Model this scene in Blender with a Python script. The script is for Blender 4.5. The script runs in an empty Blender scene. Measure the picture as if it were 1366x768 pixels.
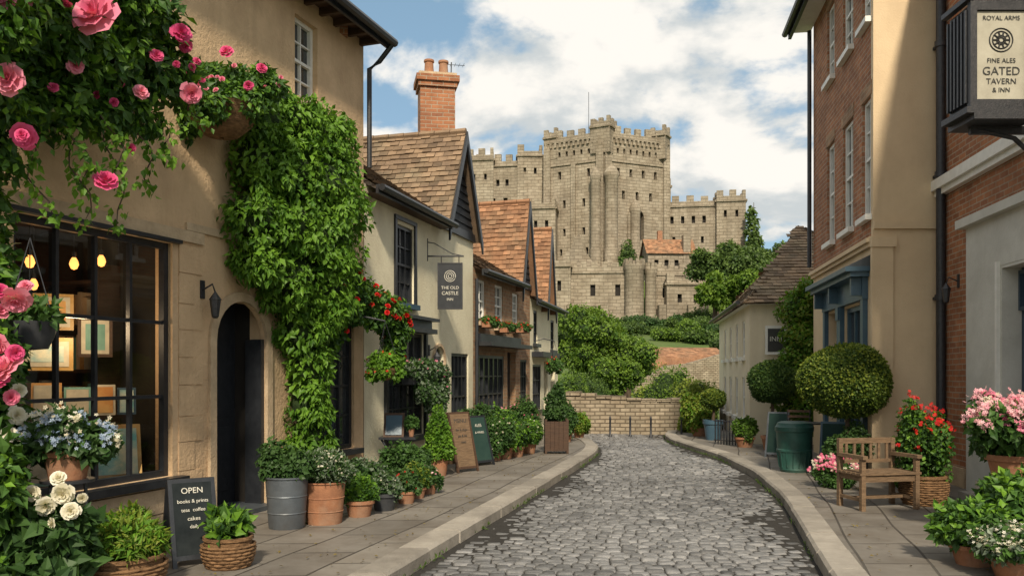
import bpy, math, random
import numpy as np
from mathutils import Vector, Matrix
R=random.Random(7); rng=np.random.default_rng(7)
scn=bpy.context.scene
# ---------------------------------------------------------------- materials
MATS={}
def newmat(name):
    m=bpy.data.materials.new(name); m.use_nodes=True
    nt=m.node_tree; bs=nt.nodes['Principled BSDF']; MATS[name]=m
    return m,nt,bs
def N(nt,t,**k):
    n=nt.nodes.new(t)
    for a,b in k.items(): setattr(n,a,b)
    return n
def mixc(nt,fac,a,b,mode='MIX'):
    n=N(nt,'ShaderNodeMix',data_type='RGBA',blend_type=mode)
    def put(i,v):
        if hasattr(v,'links'): nt.links.new(v,n.inputs[i])
        elif isinstance(v,(int,float)): n.inputs[i].default_value=v
        else: n.inputs[i].default_value=(*v[:3],1)
    put(0,fac); put(6,a); put(7,b)
    return n.outputs[2]
def noise(nt,vec,scale,detail=3,rough=.6):
    n=N(nt,'ShaderNodeTexNoise'); n.inputs['Scale'].default_value=scale
    n.inputs['Detail'].default_value=detail; n.inputs['Roughness'].default_value=rough
    if vec is not None: nt.links.new(vec,n.inputs['Vector'])
    return n.outputs['Fac']
def ramp(nt,fac,lo,hi):
    n=N(nt,'ShaderNodeMapRange'); n.inputs[1].default_value=lo; n.inputs[2].default_value=hi
    nt.links.new(fac,n.inputs[0]); return n.outputs[0]
def math_(nt,op,a,b):
    n=N(nt,'ShaderNodeMath',operation=op)
    for i,v in enumerate((a,b)):
        if hasattr(v,'links'): nt.links.new(v,n.inputs[i])
        else: n.inputs[i].default_value=v
    return n.outputs[0]
def scaled(nt,vec,s):
    mp=N(nt,'ShaderNodeMapping'); mp.inputs['Scale'].default_value=s; nt.links.new(vec,mp.inputs[0]); return mp.outputs[0]
def M(name,c1,c2=None,scale=4,rough=.8,bump=0,bscale=30,stain=None,stain_amt=.5,var=0,spec=.3,metal=0,stretch=None,streak=0):
    m,nt,bs=newmat(name)
    tc=N(nt,'ShaderNodeTexCoord').outputs['Object']
    if stretch: tc=scaled(nt,tc,stretch)
    c2=c2 or tuple(x*.75 for x in c1)
    col=mixc(nt,ramp(nt,noise(nt,tc,scale,4,.65),.32,.68),c1,c2)
    if stain:
        col=mixc(nt,math_(nt,'MULTIPLY',ramp(nt,noise(nt,tc,scale*.35,5,.7),.47,.72),stain_amt),col,stain)
    if streak:
        s=ramp(nt,noise(nt,scaled(nt,tc,(1,1,.12)),scale*1.8,4,.6),.50,.74)
        col=mixc(nt,math_(nt,'MULTIPLY',s,streak),col,stain or c2)
    if var:
        at=N(nt,'ShaderNodeAttribute',attribute_name='var').outputs['Fac']
        f=math_(nt,'ADD',math_(nt,'MULTIPLY',at,var),1-var*.5)
        cc=N(nt,'ShaderNodeCombineColor'); 
        for i in range(3): nt.links.new(f,cc.inputs[i])
        col=mixc(nt,1.0,col,cc.outputs[0],'MULTIPLY')
    nt.links.new(col,bs.inputs['Base Color'])
    bs.inputs['Roughness'].default_value=rough; bs.inputs['Specular IOR Level'].default_value=spec
    bs.inputs['Metallic'].default_value=metal
    if bump:
        b=N(nt,'ShaderNodeBump'); b.inputs['Strength'].default_value=bump; b.inputs['Distance'].default_value=.02
        nt.links.new(noise(nt,tc,bscale,3,.7),b.inputs['Height']); nt.links.new(b.outputs[0],bs.inputs['Normal'])
    return m
def brick(name,c1,c2,mortar,bw=.22,bh=.075,ms=.008,rough=.85,bump=.5,stain=None,dist=.01,nscale=3,stain_amt=.5,streak=0,wobble=.3):
    m,nt,bs=newmat(name)
    uv=N(nt,'ShaderNodeTexCoord').outputs['UV']
    ob=N(nt,'ShaderNodeTexCoord').outputs['Object']
    nz=N(nt,'ShaderNodeTexNoise'); nz.inputs['Scale'].default_value=.36/bw; nz.inputs['Detail'].default_value=1; nt.links.new(uv,nz.inputs['Vector'])
    wob=N(nt,'ShaderNodeVectorMath',operation='SCALE'); nt.links.new(nz.outputs['Color'],wob.inputs[0]); wob.inputs['Scale'].default_value=bh*wobble
    add=N(nt,'ShaderNodeVectorMath',operation='ADD'); nt.links.new(uv,add.inputs[0]); nt.links.new(wob.outputs[0],add.inputs[1])
    b=N(nt,'ShaderNodeTexBrick'); nt.links.new(add.outputs[0],b.inputs['Vector'])
    b.inputs['Color1'].default_value=(*c1,1); b.inputs['Color2'].default_value=(*c2,1); b.inputs['Mortar'].default_value=(*mortar,1)
    b.inputs['Scale'].default_value=1; b.inputs['Brick Width'].default_value=bw; b.inputs['Row Height'].default_value=bh
    b.inputs['Mortar Size'].default_value=ms; b.inputs['Mortar Smooth'].default_value=.3; b.inputs['Bias'].default_value=0
    n1=noise(nt,ob,nscale,5,.72)
    col=mixc(nt,ramp(nt,n1,.35,.68),b.outputs['Color'],mixc(nt,1.0,b.outputs['Color'],(.62,.58,.54),'MULTIPLY'))
    if stain:
        col=mixc(nt,math_(nt,'MULTIPLY',ramp(nt,noise(nt,ob,nscale*.3,5,.7),.45,.70),stain_amt),col,stain)
    if streak:
        s=ramp(nt,noise(nt,scaled(nt,ob,(1,1,.13)),nscale*1.6,4,.65),.50,.72)
        col=mixc(nt,math_(nt,'MULTIPLY',s,streak),col,stain)
    nt.links.new(col,bs.inputs['Base Color']); bs.inputs['Roughness'].default_value=rough
    bs.inputs['Specular IOR Level'].default_value=.25
    h=math_(nt,'SUBTRACT',math_(nt,'MULTIPLY',n1,.5),b.outputs['Fac'])
    bp=N(nt,'ShaderNodeBump'); bp.inputs['Strength'].default_value=bump; bp.inputs['Distance'].default_value=dist
    nt.links.new(h,bp.inputs['Height']); nt.links.new(bp.outputs[0],bs.inputs['Normal'])
    return m
def leafmat(name,dark,light,trans=.28,rough=.5):
    m,nt,bs=newmat(name)
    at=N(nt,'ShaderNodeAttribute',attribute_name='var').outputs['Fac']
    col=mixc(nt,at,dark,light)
    nt.links.new(col,bs.inputs['Base Color']); bs.inputs['Roughness'].default_value=rough
    bs.inputs['Specular IOR Level'].default_value=.3
    tr=N(nt,'ShaderNodeBsdfTranslucent')
    nt.links.new(mixc(nt,1.0,col,(1.0,1.0,.55),'MULTIPLY'),tr.inputs[0])
    mx=N(nt,'ShaderNodeMixShader'); mx.inputs[0].default_value=trans
    nt.links.new(bs.outputs[0],mx.inputs[1]); nt.links.new(tr.outputs[0],mx.inputs[2])
    nt.links.new(mx.outputs[0],nt.nodes['Material Output'].inputs[0])
    return m
def emis(name,c,s):
    m,nt,bs=newmat(name); bs.inputs['Base Color'].default_value=(*c,1)
    bs.inputs['Emission Color'].default_value=(*c,1); bs.inputs['Emission Strength'].default_value=s
    return m

tan=M('tan_plaster',(.66,.475,.29),(.54,.38,.23),1.7,.9,.7,24,stain=(.31,.21,.125),stain_amt=.6,streak=.35)
stone_trim=M('limestone_trim',(.56,.43,.285),(.43,.325,.21),6,.85,.5,40,stain=(.26,.195,.13))
white_wall=M('cream_limewash',(.80,.745,.55),(.70,.64,.46),1.6,.9,.5,30,stain=(.42,.36,.25),stain_amt=.5,streak=.3)
cream=M('cream_render',(.70,.55,.36),(.61,.47,.305),1.3,.88,.3,35,stain=(.44,.33,.21),stain_amt=.4,streak=.3)
pale=M('pale_render',(.74,.66,.50),(.64,.57,.42),1.5,.88,.25,35,stain=(.45,.38,.27),stain_amt=.45,streak=.25)
greypaint=M('grey_painted_render',(.60,.59,.54),(.52,.51,.46),3,.7,.2,30,stain=(.38,.37,.33))
whitep=M('white_paint',(.78,.77,.72),(.68,.67,.62),8,.45)
black=M('black_paint',(.014,.016,.02),(.024,.027,.032),12,.4,.1,40,spec=.5)
boards=M('black_weatherboard',(.014,.016,.02),(.03,.033,.038),5,.6,.4,12,stretch=(1,1,9))
navy=M('navy_paint',(.02,.042,.072),(.032,.06,.095),6,.38,.1,30,spec=.5)
navy2=M('slate_blue_paint',(.04,.085,.13),(.055,.11,.15),6,.4,.1,30,spec=.5)
iron=M('wrought_iron',(.014,.017,.022),(.035,.035,.04),20,.45,.2,60,spec=.5)
lead=M('lead_flashing',(.05,.06,.07),(.08,.09,.1),8,.5)
brickm=brick('orange_brick',(.47,.20,.095),(.31,.13,.07),(.42,.34,.25),.225,.075,.009,stain=(.18,.09,.06),stain_amt=.4)
brickb=brick('brown_brick',(.47,.285,.165),(.30,.175,.105),(.38,.31,.22),.225,.075,.009,stain=(.16,.11,.07))
castle_m=brick('castle_stone',(.43,.375,.29),(.33,.285,.215),(.255,.22,.165),1.35,.56,.05,bump=.7,stain=(.165,.14,.105),dist=.10,nscale=.5,stain_amt=.6,streak=.6,wobble=.7)
rubble=brick('rubble_stone',(.46,.39,.29),(.31,.265,.195),(.17,.14,.10),.26,.10,.014,bump=1,stain=(.20,.175,.12),dist=.02,nscale=2.5,stain_amt=.4)
flag=brick('flagstone',(.255,.235,.205),(.19,.175,.155),(.065,.058,.05),.8,.52,.012,rough=.6,bump=.7,stain=(.12,.11,.095),nscale=1.6,dist=.012,stain_amt=.6)
kerbm=M('kerb_stone',(.34,.31,.265),(.25,.228,.195),5,.75,.5,40,var=.35,stain=(.17,.15,.125))
sett=M('cobble_stone',(.20,.198,.195),(.12,.12,.12),9,.38,.5,70,var=1.15,spec=.5)
mortar=M('dirt_mortar',(.04,.037,.033),(.025,.023,.02),20,.95,.5,60)
tile=M('clay_tile_brown',(.27,.185,.115),(.165,.115,.078),3,.85,.4,30,stain=(.15,.135,.09),stain_amt=.75,var=.8)
tile2=M('clay_tile_red',(.35,.185,.10),(.24,.125,.07),3,.85,.4,30,stain=(.16,.125,.08),stain_amt=.7,var=.75)
terra=M('terracotta',(.36,.165,.085),(.24,.11,.06),7,.8,.3,30,stain=(.36,.28,.2),stain_amt=.45)
wicker=M('wicker',(.29,.165,.08),(.10,.055,.025),14,.8,.9,26,stretch=(1,1,3.4))
zinc=M('zinc_metal',(.13,.15,.17),(.08,.095,.11),4,.5,.15,20,spec=.6,metal=.35,stain=(.09,.075,.06))
blackpot=M('black_pot',(.03,.034,.04),(.05,.052,.055),8,.5)
binm=M('green_glaze',(.03,.10,.08),(.018,.065,.052),5,.45,.2,20,spec=.4,stain=(.09,.11,.09))
soil=M('soil',(.03,.02,.012),(.05,.035,.02),30,1,.8,60)
woodm=M('weathered_wood',(.22,.145,.085),(.115,.075,.045),6,.75,.5,14,stretch=(1.5,1.5,10))
dwood=M('dark_wood',(.09,.05,.03),(.05,.03,.02),6,.6,.3,14,stretch=(1,1,8))
barkm=M('bark',(.10,.072,.05),(.05,.036,.026),9,.95,.9,22,stretch=(1,1,.3))
grassm=M('grass',(.09,.14,.03),(.06,.10,.022),.6,.95,.8,8,stain=(.13,.13,.05))
glassd=M('window_glass_dark',(.018,.023,.027),(.05,.055,.06),1.8,.05,.08,3,spec=.9)
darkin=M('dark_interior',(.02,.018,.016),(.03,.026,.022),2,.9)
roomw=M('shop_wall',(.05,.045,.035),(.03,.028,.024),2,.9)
gold=M('gilt_frame',(.52,.33,.11),(.36,.21,.06),9,.45,.2,30,spec=.5)
chalk=M('chalkboard',(.012,.016,.018),(.028,.034,.036),5,.85,spec=.1)
greenboard=M('green_board',(.02,.045,.04),(.03,.06,.05),5,.8,spec=.1)
letter=M('painted_lettering',(.66,.64,.56),(.55,.53,.46),8,.7)
cream_sign=M('sign_panel',(.46,.44,.36),(.38,.36,.29),6,.7,stain=(.26,.24,.19))
signdark=M('sign_ink',(.04,.04,.04),(.06,.06,.055),8,.7)
paperA=M('painting_seascape',(.14,.38,.42),(.66,.64,.50),6,.6)
paperB=M('book_green',(.12,.28,.23),(.2,.38,.32),5,.6)
paperC=M('book_cream',(.6,.55,.42),(.40,.37,.29),7,.6)
paperD=M('book_orange',(.5,.22,.07),(.6,.38,.14),5,.6)
bulbm=emis('lit_bulb',(1.0,.40,.09),2.6)
gl,nt,bs=newmat('shop_glass')
tr=N(nt,'ShaderNodeBsdfTransparent'); tr.inputs[0].default_value=(.86,.91,.91,1)
gg=N(nt,'ShaderNodeBsdfGlossy'); gg.inputs['Roughness'].default_value=.02
fr=N(nt,'ShaderNodeFresnel'); fr.inputs[0].default_value=1.5
mx=N(nt,'ShaderNodeMixShader'); nt.links.new(math_(nt,'ADD',fr.outputs[0],.03),mx.inputs[0]); nt.links.new(tr.outputs[0],mx.inputs[1]); nt.links.new(gg.outputs[0],mx.inputs[2])
nt.links.new(mx.outputs[0],nt.nodes['Material Output'].inputs[0])

ivyL=leafmat('ivy_leaf',(.045,.125,.010),(.165,.32,.03))
roseL=leafmat('rose_leaf',(.03,.08,.018),(.085,.18,.035))
darkL=leafmat('dark_leaf',(.025,.065,.018),(.07,.14,.035))
boxL=leafmat('box_leaf',(.04,.085,.014),(.10,.165,.03))
treeL=leafmat('tree_leaf',(.045,.105,.012),(.17,.27,.03))
farL=leafmat('far_leaf',(.035,.075,.018),(.12,.19,.04))
yelL=leafmat('golden_leaf',(.09,.15,.018),(.24,.29,.04))
greyL=leafmat('silver_leaf',(.10,.15,.09),(.24,.29,.21))
pinkP=leafmat('pink_petal',(.62,.05,.18),(.84,.33,.44),.25)
mauP=leafmat('pale_pink_petal',(.72,.28,.37),(.84,.55,.57),.25)
magP=leafmat('magenta_petal',(.45,.012,.11),(.80,.12,.30),.25)
whiP=leafmat('white_petal',(.58,.52,.35),(.82,.79,.69),.25)
redP=leafmat('red_petal',(.45,.008,.01),(.70,.025,.02),.25)
bluP=leafmat('blue_petal',(.20,.28,.42),(.40,.48,.6),.25)

# ---------------------------------------------------------------- mesh helpers
class Frame:
    def __init__(s,A,B,side='R',z=0):
        s.O=Vector((A[0],A[1],z)); d=Vector((B[0]-A[0],B[1]-A[1],0)); s.L=d.length; s.u=d.normalized()
        s.n=Vector((s.u.y,-s.u.x,0)) if side=='R' else Vector((-s.u.y,s.u.x,0))
    def w(s,a,d,z): return s.O+s.u*a+s.n*d+Vector((0,0,z))
WORLD=Frame((0,0),(1,0),'L')
def group(name,x=0,y=0,z=0):
    e=bpy.data.objects.new(name,None); e.empty_display_size=.2; e.location=(x,y,z)
    scn.collection.objects.link(e); return e
def link(ob,parent):
    scn.collection.objects.link(ob)
    if parent: ob.parent=parent
class B:
    def __init__(s,f=WORLD): s.v=[];s.f=[];s.m=[];s.uv=[];s.var=[];s.sm=[];s.mats=[];s.fr=f
    def mi(s,m):
        if m not in s.mats: s.mats.append(m)
        return s.mats.index(m)
    def poly(s,pts,mat,uv=None,var=None,smooth=False):
        if uv is None:
            p=[Vector(q) for q in pts]; nn=Vector((0,0,0))
            for i in range(len(p)): 
                a=p[i];b=p[(i+1)%len(p)]; nn+=a.cross(b)
            ax=max(range(3),key=lambda i:abs(nn[i]))
            if ax==1: uv=[(q[0],q[2]) for q in pts]
            elif ax==0: uv=[(q[1],q[2]) for q in pts]
            else: uv=[(q[0],q[1]) for q in pts]
        i0=len(s.v)
        for q in pts: s.v.append(s.fr.w(*q))
        s.f.append(tuple(range(i0,i0+len(pts)))); s.m.append(s.mi(mat)); s.uv.append(uv)
        s.var.append(R.random() if var is None else var); s.sm.append(smooth)
    def box(s,a0,a1,d0,d1,z0,z1,mat,var=None):
        if var is None: var=R.random()
        P=lambda a,d,z:(a,d,z)
        s.poly([P(a0,d1,z0),P(a1,d1,z0),P(a1,d1,z1),P(a0,d1,z1)],mat,var=var)
        s.poly([P(a1,d0,z0),P(a0,d0,z0),P(a0,d0,z1),P(a1,d0,z1)],mat,var=var)
        s.poly([P(a0,d0,z0),P(a0,d1,z0),P(a0,d1,z1),P(a0,d0,z1)],mat,var=var)
        s.poly([P(a1,d1,z0),P(a1,d0,z0),P(a1,d0,z1),P(a1,d1,z1)],mat,var=var)
        s.poly([P(a0,d1,z1),P(a1,d1,z1),P(a1,d0,z1),P(a0,d0,z1)],mat,var=var)
        s.poly([P(a0,d0,z0),P(a1,d0,z0),P(a1,d1,z0),P(a0,d1,z0)],mat,var=var)
    def slab(s,a0,a1,z0,z1,d0,d1,th,mat):
        q=[(a0,d0,z0),(a1,d0,z0),(a1,d1,z1),(a0,d1,z1)]; k=[(a,d-th,z) for a,d,z in q]
        s.poly(q,mat,uv=[(a,z) for a,d,z in q]); s.poly(k[::-1],mat)
        for i in range(4):
            j=(i+1)%4; s.poly([q[i],k[i],k[j],q[j]],mat)
    def lathe(s,cx,cy,prof,seg,mat,smooth=True,cap=False):
        ring=[]
        for r,z in prof: ring.append([(cx+r*math.cos(2*math.pi*i/seg),cy+r*math.sin(2*math.pi*i/seg),z) for i in range(seg)])
        for k in range(len(prof)-1):
            for i in range(seg):
                j=(i+1)%seg
                c=max(prof[k][0],prof[k+1][0])*2*math.pi
                s.poly([ring[k][i],ring[k][j],ring[k+1][j],ring[k+1][i]],mat,
                    uv=[(c*i/seg,prof[k][1]),(c*(i+1)/seg,prof[k][1]),(c*(i+1)/seg,prof[k+1][1]),(c*i/seg,prof[k+1][1])],var=.5,smooth=smooth)
        if cap: s.poly(ring[-1],mat)
    def tube(s,pts,rad,mat,seg=8):
        pts=[Vector(p) for p in pts]; rings=[]
        if not hasattr(rad,'__len__'): rad=[rad]*len(pts)
        for i,p in enumerate(pts):
            t=(pts[min(i+1,len(pts)-1)]-pts[max(i-1,0)]).normalized()
            a=t.cross(Vector((0,0,1)) if abs(t.z)<.9 else Vector((1,0,0))).normalized(); b=t.cross(a)
            rings.append([tuple(p+(a*math.cos(2*math.pi*k/seg)+b*math.sin(2*math.pi*k/seg))*rad[i]) for k in range(seg)])
        for i in range(len(pts)-1):
            for k in range(seg):
                j=(k+1)%seg
                s.poly([rings[i][k],rings[i][j],rings[i+1][j],rings[i+1][k]],mat,var=.5,smooth=True)
        s.poly(rings[0],mat,var=.5); s.poly(rings[-1],mat,var=.5)
    def done(s,name,parent=None,loc=None):
        o=parent.location if parent else (Vector(loc) if loc else Vector((0,0,0)))
        me=bpy.data.meshes.new(name); me.from_pydata([tuple(v-o) for v in s.v],[],s.f)
        for m in s.mats: me.materials.append(m)
        me.polygons.foreach_set('material_index',s.m); me.polygons.foreach_set('use_smooth',s.sm)
        ul=me.uv_layers.new(name='UVMap'); ul.data.foreach_set('uv',[c for f in s.uv for p in f for c in p])
        a=me.attributes.new('var','FLOAT','FACE'); a.data.foreach_set('value',s.var)
        if any(s.sm):
            import bmesh
            bm=bmesh.new(); bm.from_mesh(me); bmesh.ops.remove_doubles(bm,verts=bm.verts,dist=1e-5)
            bmesh.ops.recalc_face_normals(bm,faces=bm.faces)
            for e in bm.edges:
                if len(e.link_faces)==2 and e.calc_face_angle(0)>.7: e.smooth=False
            bm.to_mesh(me); bm.free()
        ob=bpy.data.objects.new(name,me)
        if not parent: ob.location=o
        link(ob,parent); return ob
def wall(b,a0,a1,z0,z1,ops,mat,depth=.18,back=None,d=0):
    A=sorted(set([a0,a1]+[o[0] for o in ops]+[o[1] for o in ops])); Z=sorted(set([z0,z1]+[o[2] for o in ops]+[o[3] for o in ops]))
    A=[x for x in A if a0<=x<=a1]; Z=[x for x in Z if z0<=x<=z1]
    for i in range(len(A)-1):
        for j in range(len(Z)-1):
            ca=(A[i]+A[i+1])/2; cz=(Z[j]+Z[j+1])/2
            if any(o[0]<ca<o[1] and o[2]<cz<o[3] for o in ops): continue
            b.poly([(A[i],d,Z[j]),(A[i+1],d,Z[j]),(A[i+1],d,Z[j+1]),(A[i],d,Z[j+1])],mat)
    for o in ops:
        x0,x1,y0,y1=o[:4]; e=d-depth
        b.poly([(x0,d,y0),(x0,e,y0),(x0,e,y1),(x0,d,y1)],mat); b.poly([(x1,d,y0),(x1,e,y0),(x1,e,y1),(x1,d,y1)],mat)
        b.poly([(x0,d,y0),(x1,d,y0),(x1,e,y0),(x0,e,y0)],mat); b.poly([(x0,d,y1),(x1,d,y1),(x1,e,y1),(x0,e,y1)],mat)
        if back: b.poly([(x0,e,y0),(x1,e,y0),(x1,e,y1),(x0,e,y1)],back)
def archfill(b,a0,a1,zs,z1,mat,depth=.18,n=10,d=0):
    c=(a0+a1)/2; r=(a1-a0)/2; h=z1-zs
    P=[(c-r*math.cos(math.pi*i/n),zs+h*math.sin(math.pi*i/n)) for i in range(n+1)]
    for i in range(n):
        (x0,y0),(x1,y1)=P[i],P[i+1]
        b.poly([(x0,d,y0),(x1,d,y1),(x1,d,z1+.002),(x0,d,z1+.002)],mat)
        b.poly([(x0,d,y0),(x1,d,y1),(x1,d-depth,y1),(x0,d-depth,y0)],mat)
    return P
def window(b,a0,a1,z0,z1,nx,nz,fm,gm,d=-.12,fw=.05,bar=.022,sill=None,head=None,mid=True,th=.05):
    b.poly([(a0,d,z0),(a1,d,z0),(a1,d,z1),(a0,d,z1)],gm)
    e=d+th
    b.box(a0,a0+fw,d-.01,e,z0,z1,fm); b.box(a1-fw,a1,d-.01,e,z0,z1,fm)
    b.box(a0+fw,a1-fw,d-.01,e-.002,z0,z0+fw,fm); b.box(a0+fw,a1-fw,d-.01,e-.002,z1-fw,z1,fm)
    for i in range(1,nx):
        x=a0+fw+(a1-a0-2*fw)*i/nx; b.box(x-bar/2,x+bar/2,d-.005,e-.012,z0+fw,z1-fw,fm)
    for j in range(1,nz):
        z=z0+fw+(z1-z0-2*fw)*j/nz; k=bar*1.8 if (mid and j*2==nz) else bar
        b.box(a0+fw,a1-fw,d-.005,e-.016 if k==bar else e-.006,z-k/2,z+k/2,fm)
    if sill: b.box(a0-.06,a1+.06,-.1,.09,z0-.08,z0-.001,sill)
    if head: b.box(a0-.08,a1+.08,-.05,.022,z1+.001,z1+.16,head)
class Ident:
    @staticmethod
    def w(x,y,z): return Vector((x,y,z))
def tiles(b,P0,U,V,W,H,tw,th,mat,inside=None,poly=None):
    P0=Vector(P0);U=Vector(U).normalized();V=Vector(V).normalized();Nn=U.cross(V)
    if Nn.z<0: Nn=-Nn
    old=b.fr; b.fr=Ident
    pp=poly or [(0,0),(W,0),(W,H),(0,H)]
    b.poly([tuple(P0+U*x+V*y-Nn*.012) for x,y in pp],mat,uv=pp,var=.1)
    ny=int(H/th)+1; nx=int(W/tw)+2
    for j in range(ny):
        off=(j%2)*.5*tw+R.uniform(-.01,.01); v0=j*th; v1=min(v0+th*1.12,H)
        for i in range(-1,nx):
            u0=max(i*tw+off+.003,0);u1=min((i+1)*tw+off-.003,W)
            if u1-u0<.02: continue
            if inside and not inside((u0+u1)/2,v0+th*.5): continue
            l=.022+R.uniform(-.006,.012); lo=R.uniform(-.01,.01)
            A0=P0+U*u0+V*(v0+lo)+Nn*l; A1=P0+U*u1+V*(v0+lo)+Nn*(l+R.uniform(-.007,.007))
            B1=P0+U*u1+V*v1+Nn*.004; B0=P0+U*u0+V*v1+Nn*.004
            va=min(1,max(0,R.gauss(.5,.27)))
            b.poly([tuple(A0),tuple(A1),tuple(B1),tuple(B0)],mat,var=va)
            b.poly([tuple(A0-Nn*.02),tuple(A1-Nn*.02),tuple(A1),tuple(A0)],mat,var=va*.4)
            b.poly([tuple(A1-Nn*.02),tuple(B1-Nn*.01),tuple(B1),tuple(A1)],mat,var=va*.4)
    b.fr=old
def slope_roof(b,f,a0,a1,d0,z0,d1,z1,mat,tw=.17,th=.11,inside=None,poly=None):
    P=f.w(a0,d0,z0); U=f.u; V=(f.w(a0,d1,z1)-P); tiles(b,P,U,V,a1-a0,V.length,tw,th,mat,inside,poly)
def gable(b,f,a0,a1,z0,zp,dfront,dback,mat,tw=.17,th=.11,ov=.06,barge=black,wallm=boards):
    c=(a0+a1)/2
    b.poly([(a0,0.0,z0),(a1,0.0,z0),(c,0.0,zp)],wallm)
    sl=(zp-z0)/(c-a0)
    n=int((zp-z0)/.14)
    for i in range(n-1):
        z=z0+i*.14; h=(z-z0)/sl; h2=(z+.14-z0)/sl
        b.poly([(a0+h,.03,z),(a1-h,.03,z),(a1-h2,.008,z+.14),(a0+h2,.008,z+.14)],wallm)
        b.poly([(a0+h,0,z),(a1-h,0,z),(a1-h,.03,z),(a0+h,.03,z)],wallm)
    e0=a0-ov; ze=z0-ov*sl; e1=a1+ov
    for (ea,sgn) in ((e0,1),(e1,-1)):
        P=f.w(ea,dfront,ze); U=f.w(ea,dback,ze)-P; V=f.w(c,dfront,zp)-P
        tiles(b,P,U,V,U.length,V.length,tw,th,mat)
        w=.13; t=.035; o=dfront+.004
        q=[(ea,o,ze-.02),(c,o,zp-.0),(c,o,zp-w*1.6),(ea+sgn*.0,o,ze-w*1.6-.02)]
        b.poly(q,barge); b.poly([(x,y+t,z) for x,y,z in q],barge)
        b.poly([q[0],q[1],(q[1][0],q[1][1]+t,q[1][2]),(q[0][0],q[0][1]+t,q[0][2])],barge)
        b.poly([q[3],q[2],(q[2][0],q[2][1]+t,q[2][2]),(q[3][0],q[3][1]+t,q[3][2])],barge)
    n=int((dfront-dback)/.3)
    for i in range(n):
        d1=dfront-i*.3; b.tube([(c,d1,zp),(c,d1-.29,zp)],[.065,.058],mat,6)
def text(s,f,a,d,z,size,mat,parent,name='lettering',tilt=0):
    cu=bpy.data.curves.new(name,'FONT'); cu.body=s; cu.size=size; cu.align_x='CENTER'; cu.align_y='CENTER'; cu.extrude=.001
    cu.materials.append(mat); ob=bpy.data.objects.new(name,cu)
    u=f.u; n=u.cross(Vector((0,0,1)))
    m=Matrix((u,Vector((0,0,1)),n)).transposed().to_4x4()@Matrix.Rotation(-tilt,4,'X'); p=f.w(a,d,z)-(parent.location if parent else Vector((0,0,0)))
    link(ob,parent); ob.location=p; ob.rotation_euler=m.to_euler(); return ob

# ---------------------------------------------------------------- scatter
def mesh_from(name,parent,V,F,var,mat,smooth=False):
    me=bpy.data.meshes.new(name); n=len(V); k=F.shape[1]
    o=np.array(parent.location) if parent else np.zeros(3)
    me.vertices.add(n); me.vertices.foreach_set('co',(V-o).astype(np.float32).ravel())
    me.loops.add(F.size); me.loops.foreach_set('vertex_index',F.astype(np.int32).ravel())
    me.polygons.add(len(F)); me.polygons.foreach_set('loop_start',(np.arange(len(F))*k).astype(np.int32))
    me.polygons.foreach_set('use_smooth',np.full(len(F),smooth))
    me.update(calc_edges=True)
    a=me.attributes.new('var','FLOAT','POINT'); a.data.foreach_set('value',var.astype(np.float32))
    me.materials.append(mat); ob=bpy.data.objects.new(name,me); link(ob,parent); return ob
def unit(a): return a/np.maximum(np.linalg.norm(a,axis=-1,keepdims=True),1e-9)
def scatter(name,parent,tv,tf,pos,yd,nd,scale,var,mat,smooth=False,tvar=None):
    pos=np.asarray(pos,float); Nn=len(pos)
    if Nn==0: return
    Y=unit(yd); Z=unit(nd-Y*np.sum(nd*Y,1,keepdims=True)); X=np.cross(Y,Z)
    sc=np.asarray(scale,float); sc=sc[:,None] if sc.ndim==1 else sc
    if sc.shape[1]==1: sc=np.repeat(sc,3,1)
    V=pos[:,None,:]+ (tv[None,:,0:1]*sc[:,None,0:1])*X[:,None]+(tv[None,:,1:2]*sc[:,None,1:2])*Y[:,None]+(tv[None,:,2:3]*sc[:,None,2:3])*Z[:,None]
    F=tf[None]+(np.arange(Nn)*len(tv))[:,None,None]
    vv=np.repeat(var,len(tv))
    if tvar is not None: vv=np.clip(vv*.4+np.tile(tvar,Nn),0,1)
    return mesh_from(name,parent,V.reshape(-1,3),F.reshape(-1,tf.shape[1]),vv,mat,smooth)
LEAF=(np.array([[0,0,0],[-.3,.42,.09],[0,.48,0],[.3,.42,.09],[0,1,-.12]],float),np.array([[0,2,1],[0,3,2],[1,2,4],[2,3,4]]))
LEAF2=(np.array([[0,0,0],[-.36,.5,.1],[0,1,-.1],[.36,.5,.1]],float),np.array([[0,3,2,1]]))
KS=[unit(rng.normal(size=(3,))) for _ in range(6)]
def sn(p,f,ph=0):
    r=0
    for i,k in enumerate(KS): r=r+np.sin(p@k*f*(1+.37*i)+ph+i*1.7)
    return r/3.2
core_m=M('shaded_foliage',(.015,.03,.008),(.03,.055,.014),14,.95,.9,20)
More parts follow.
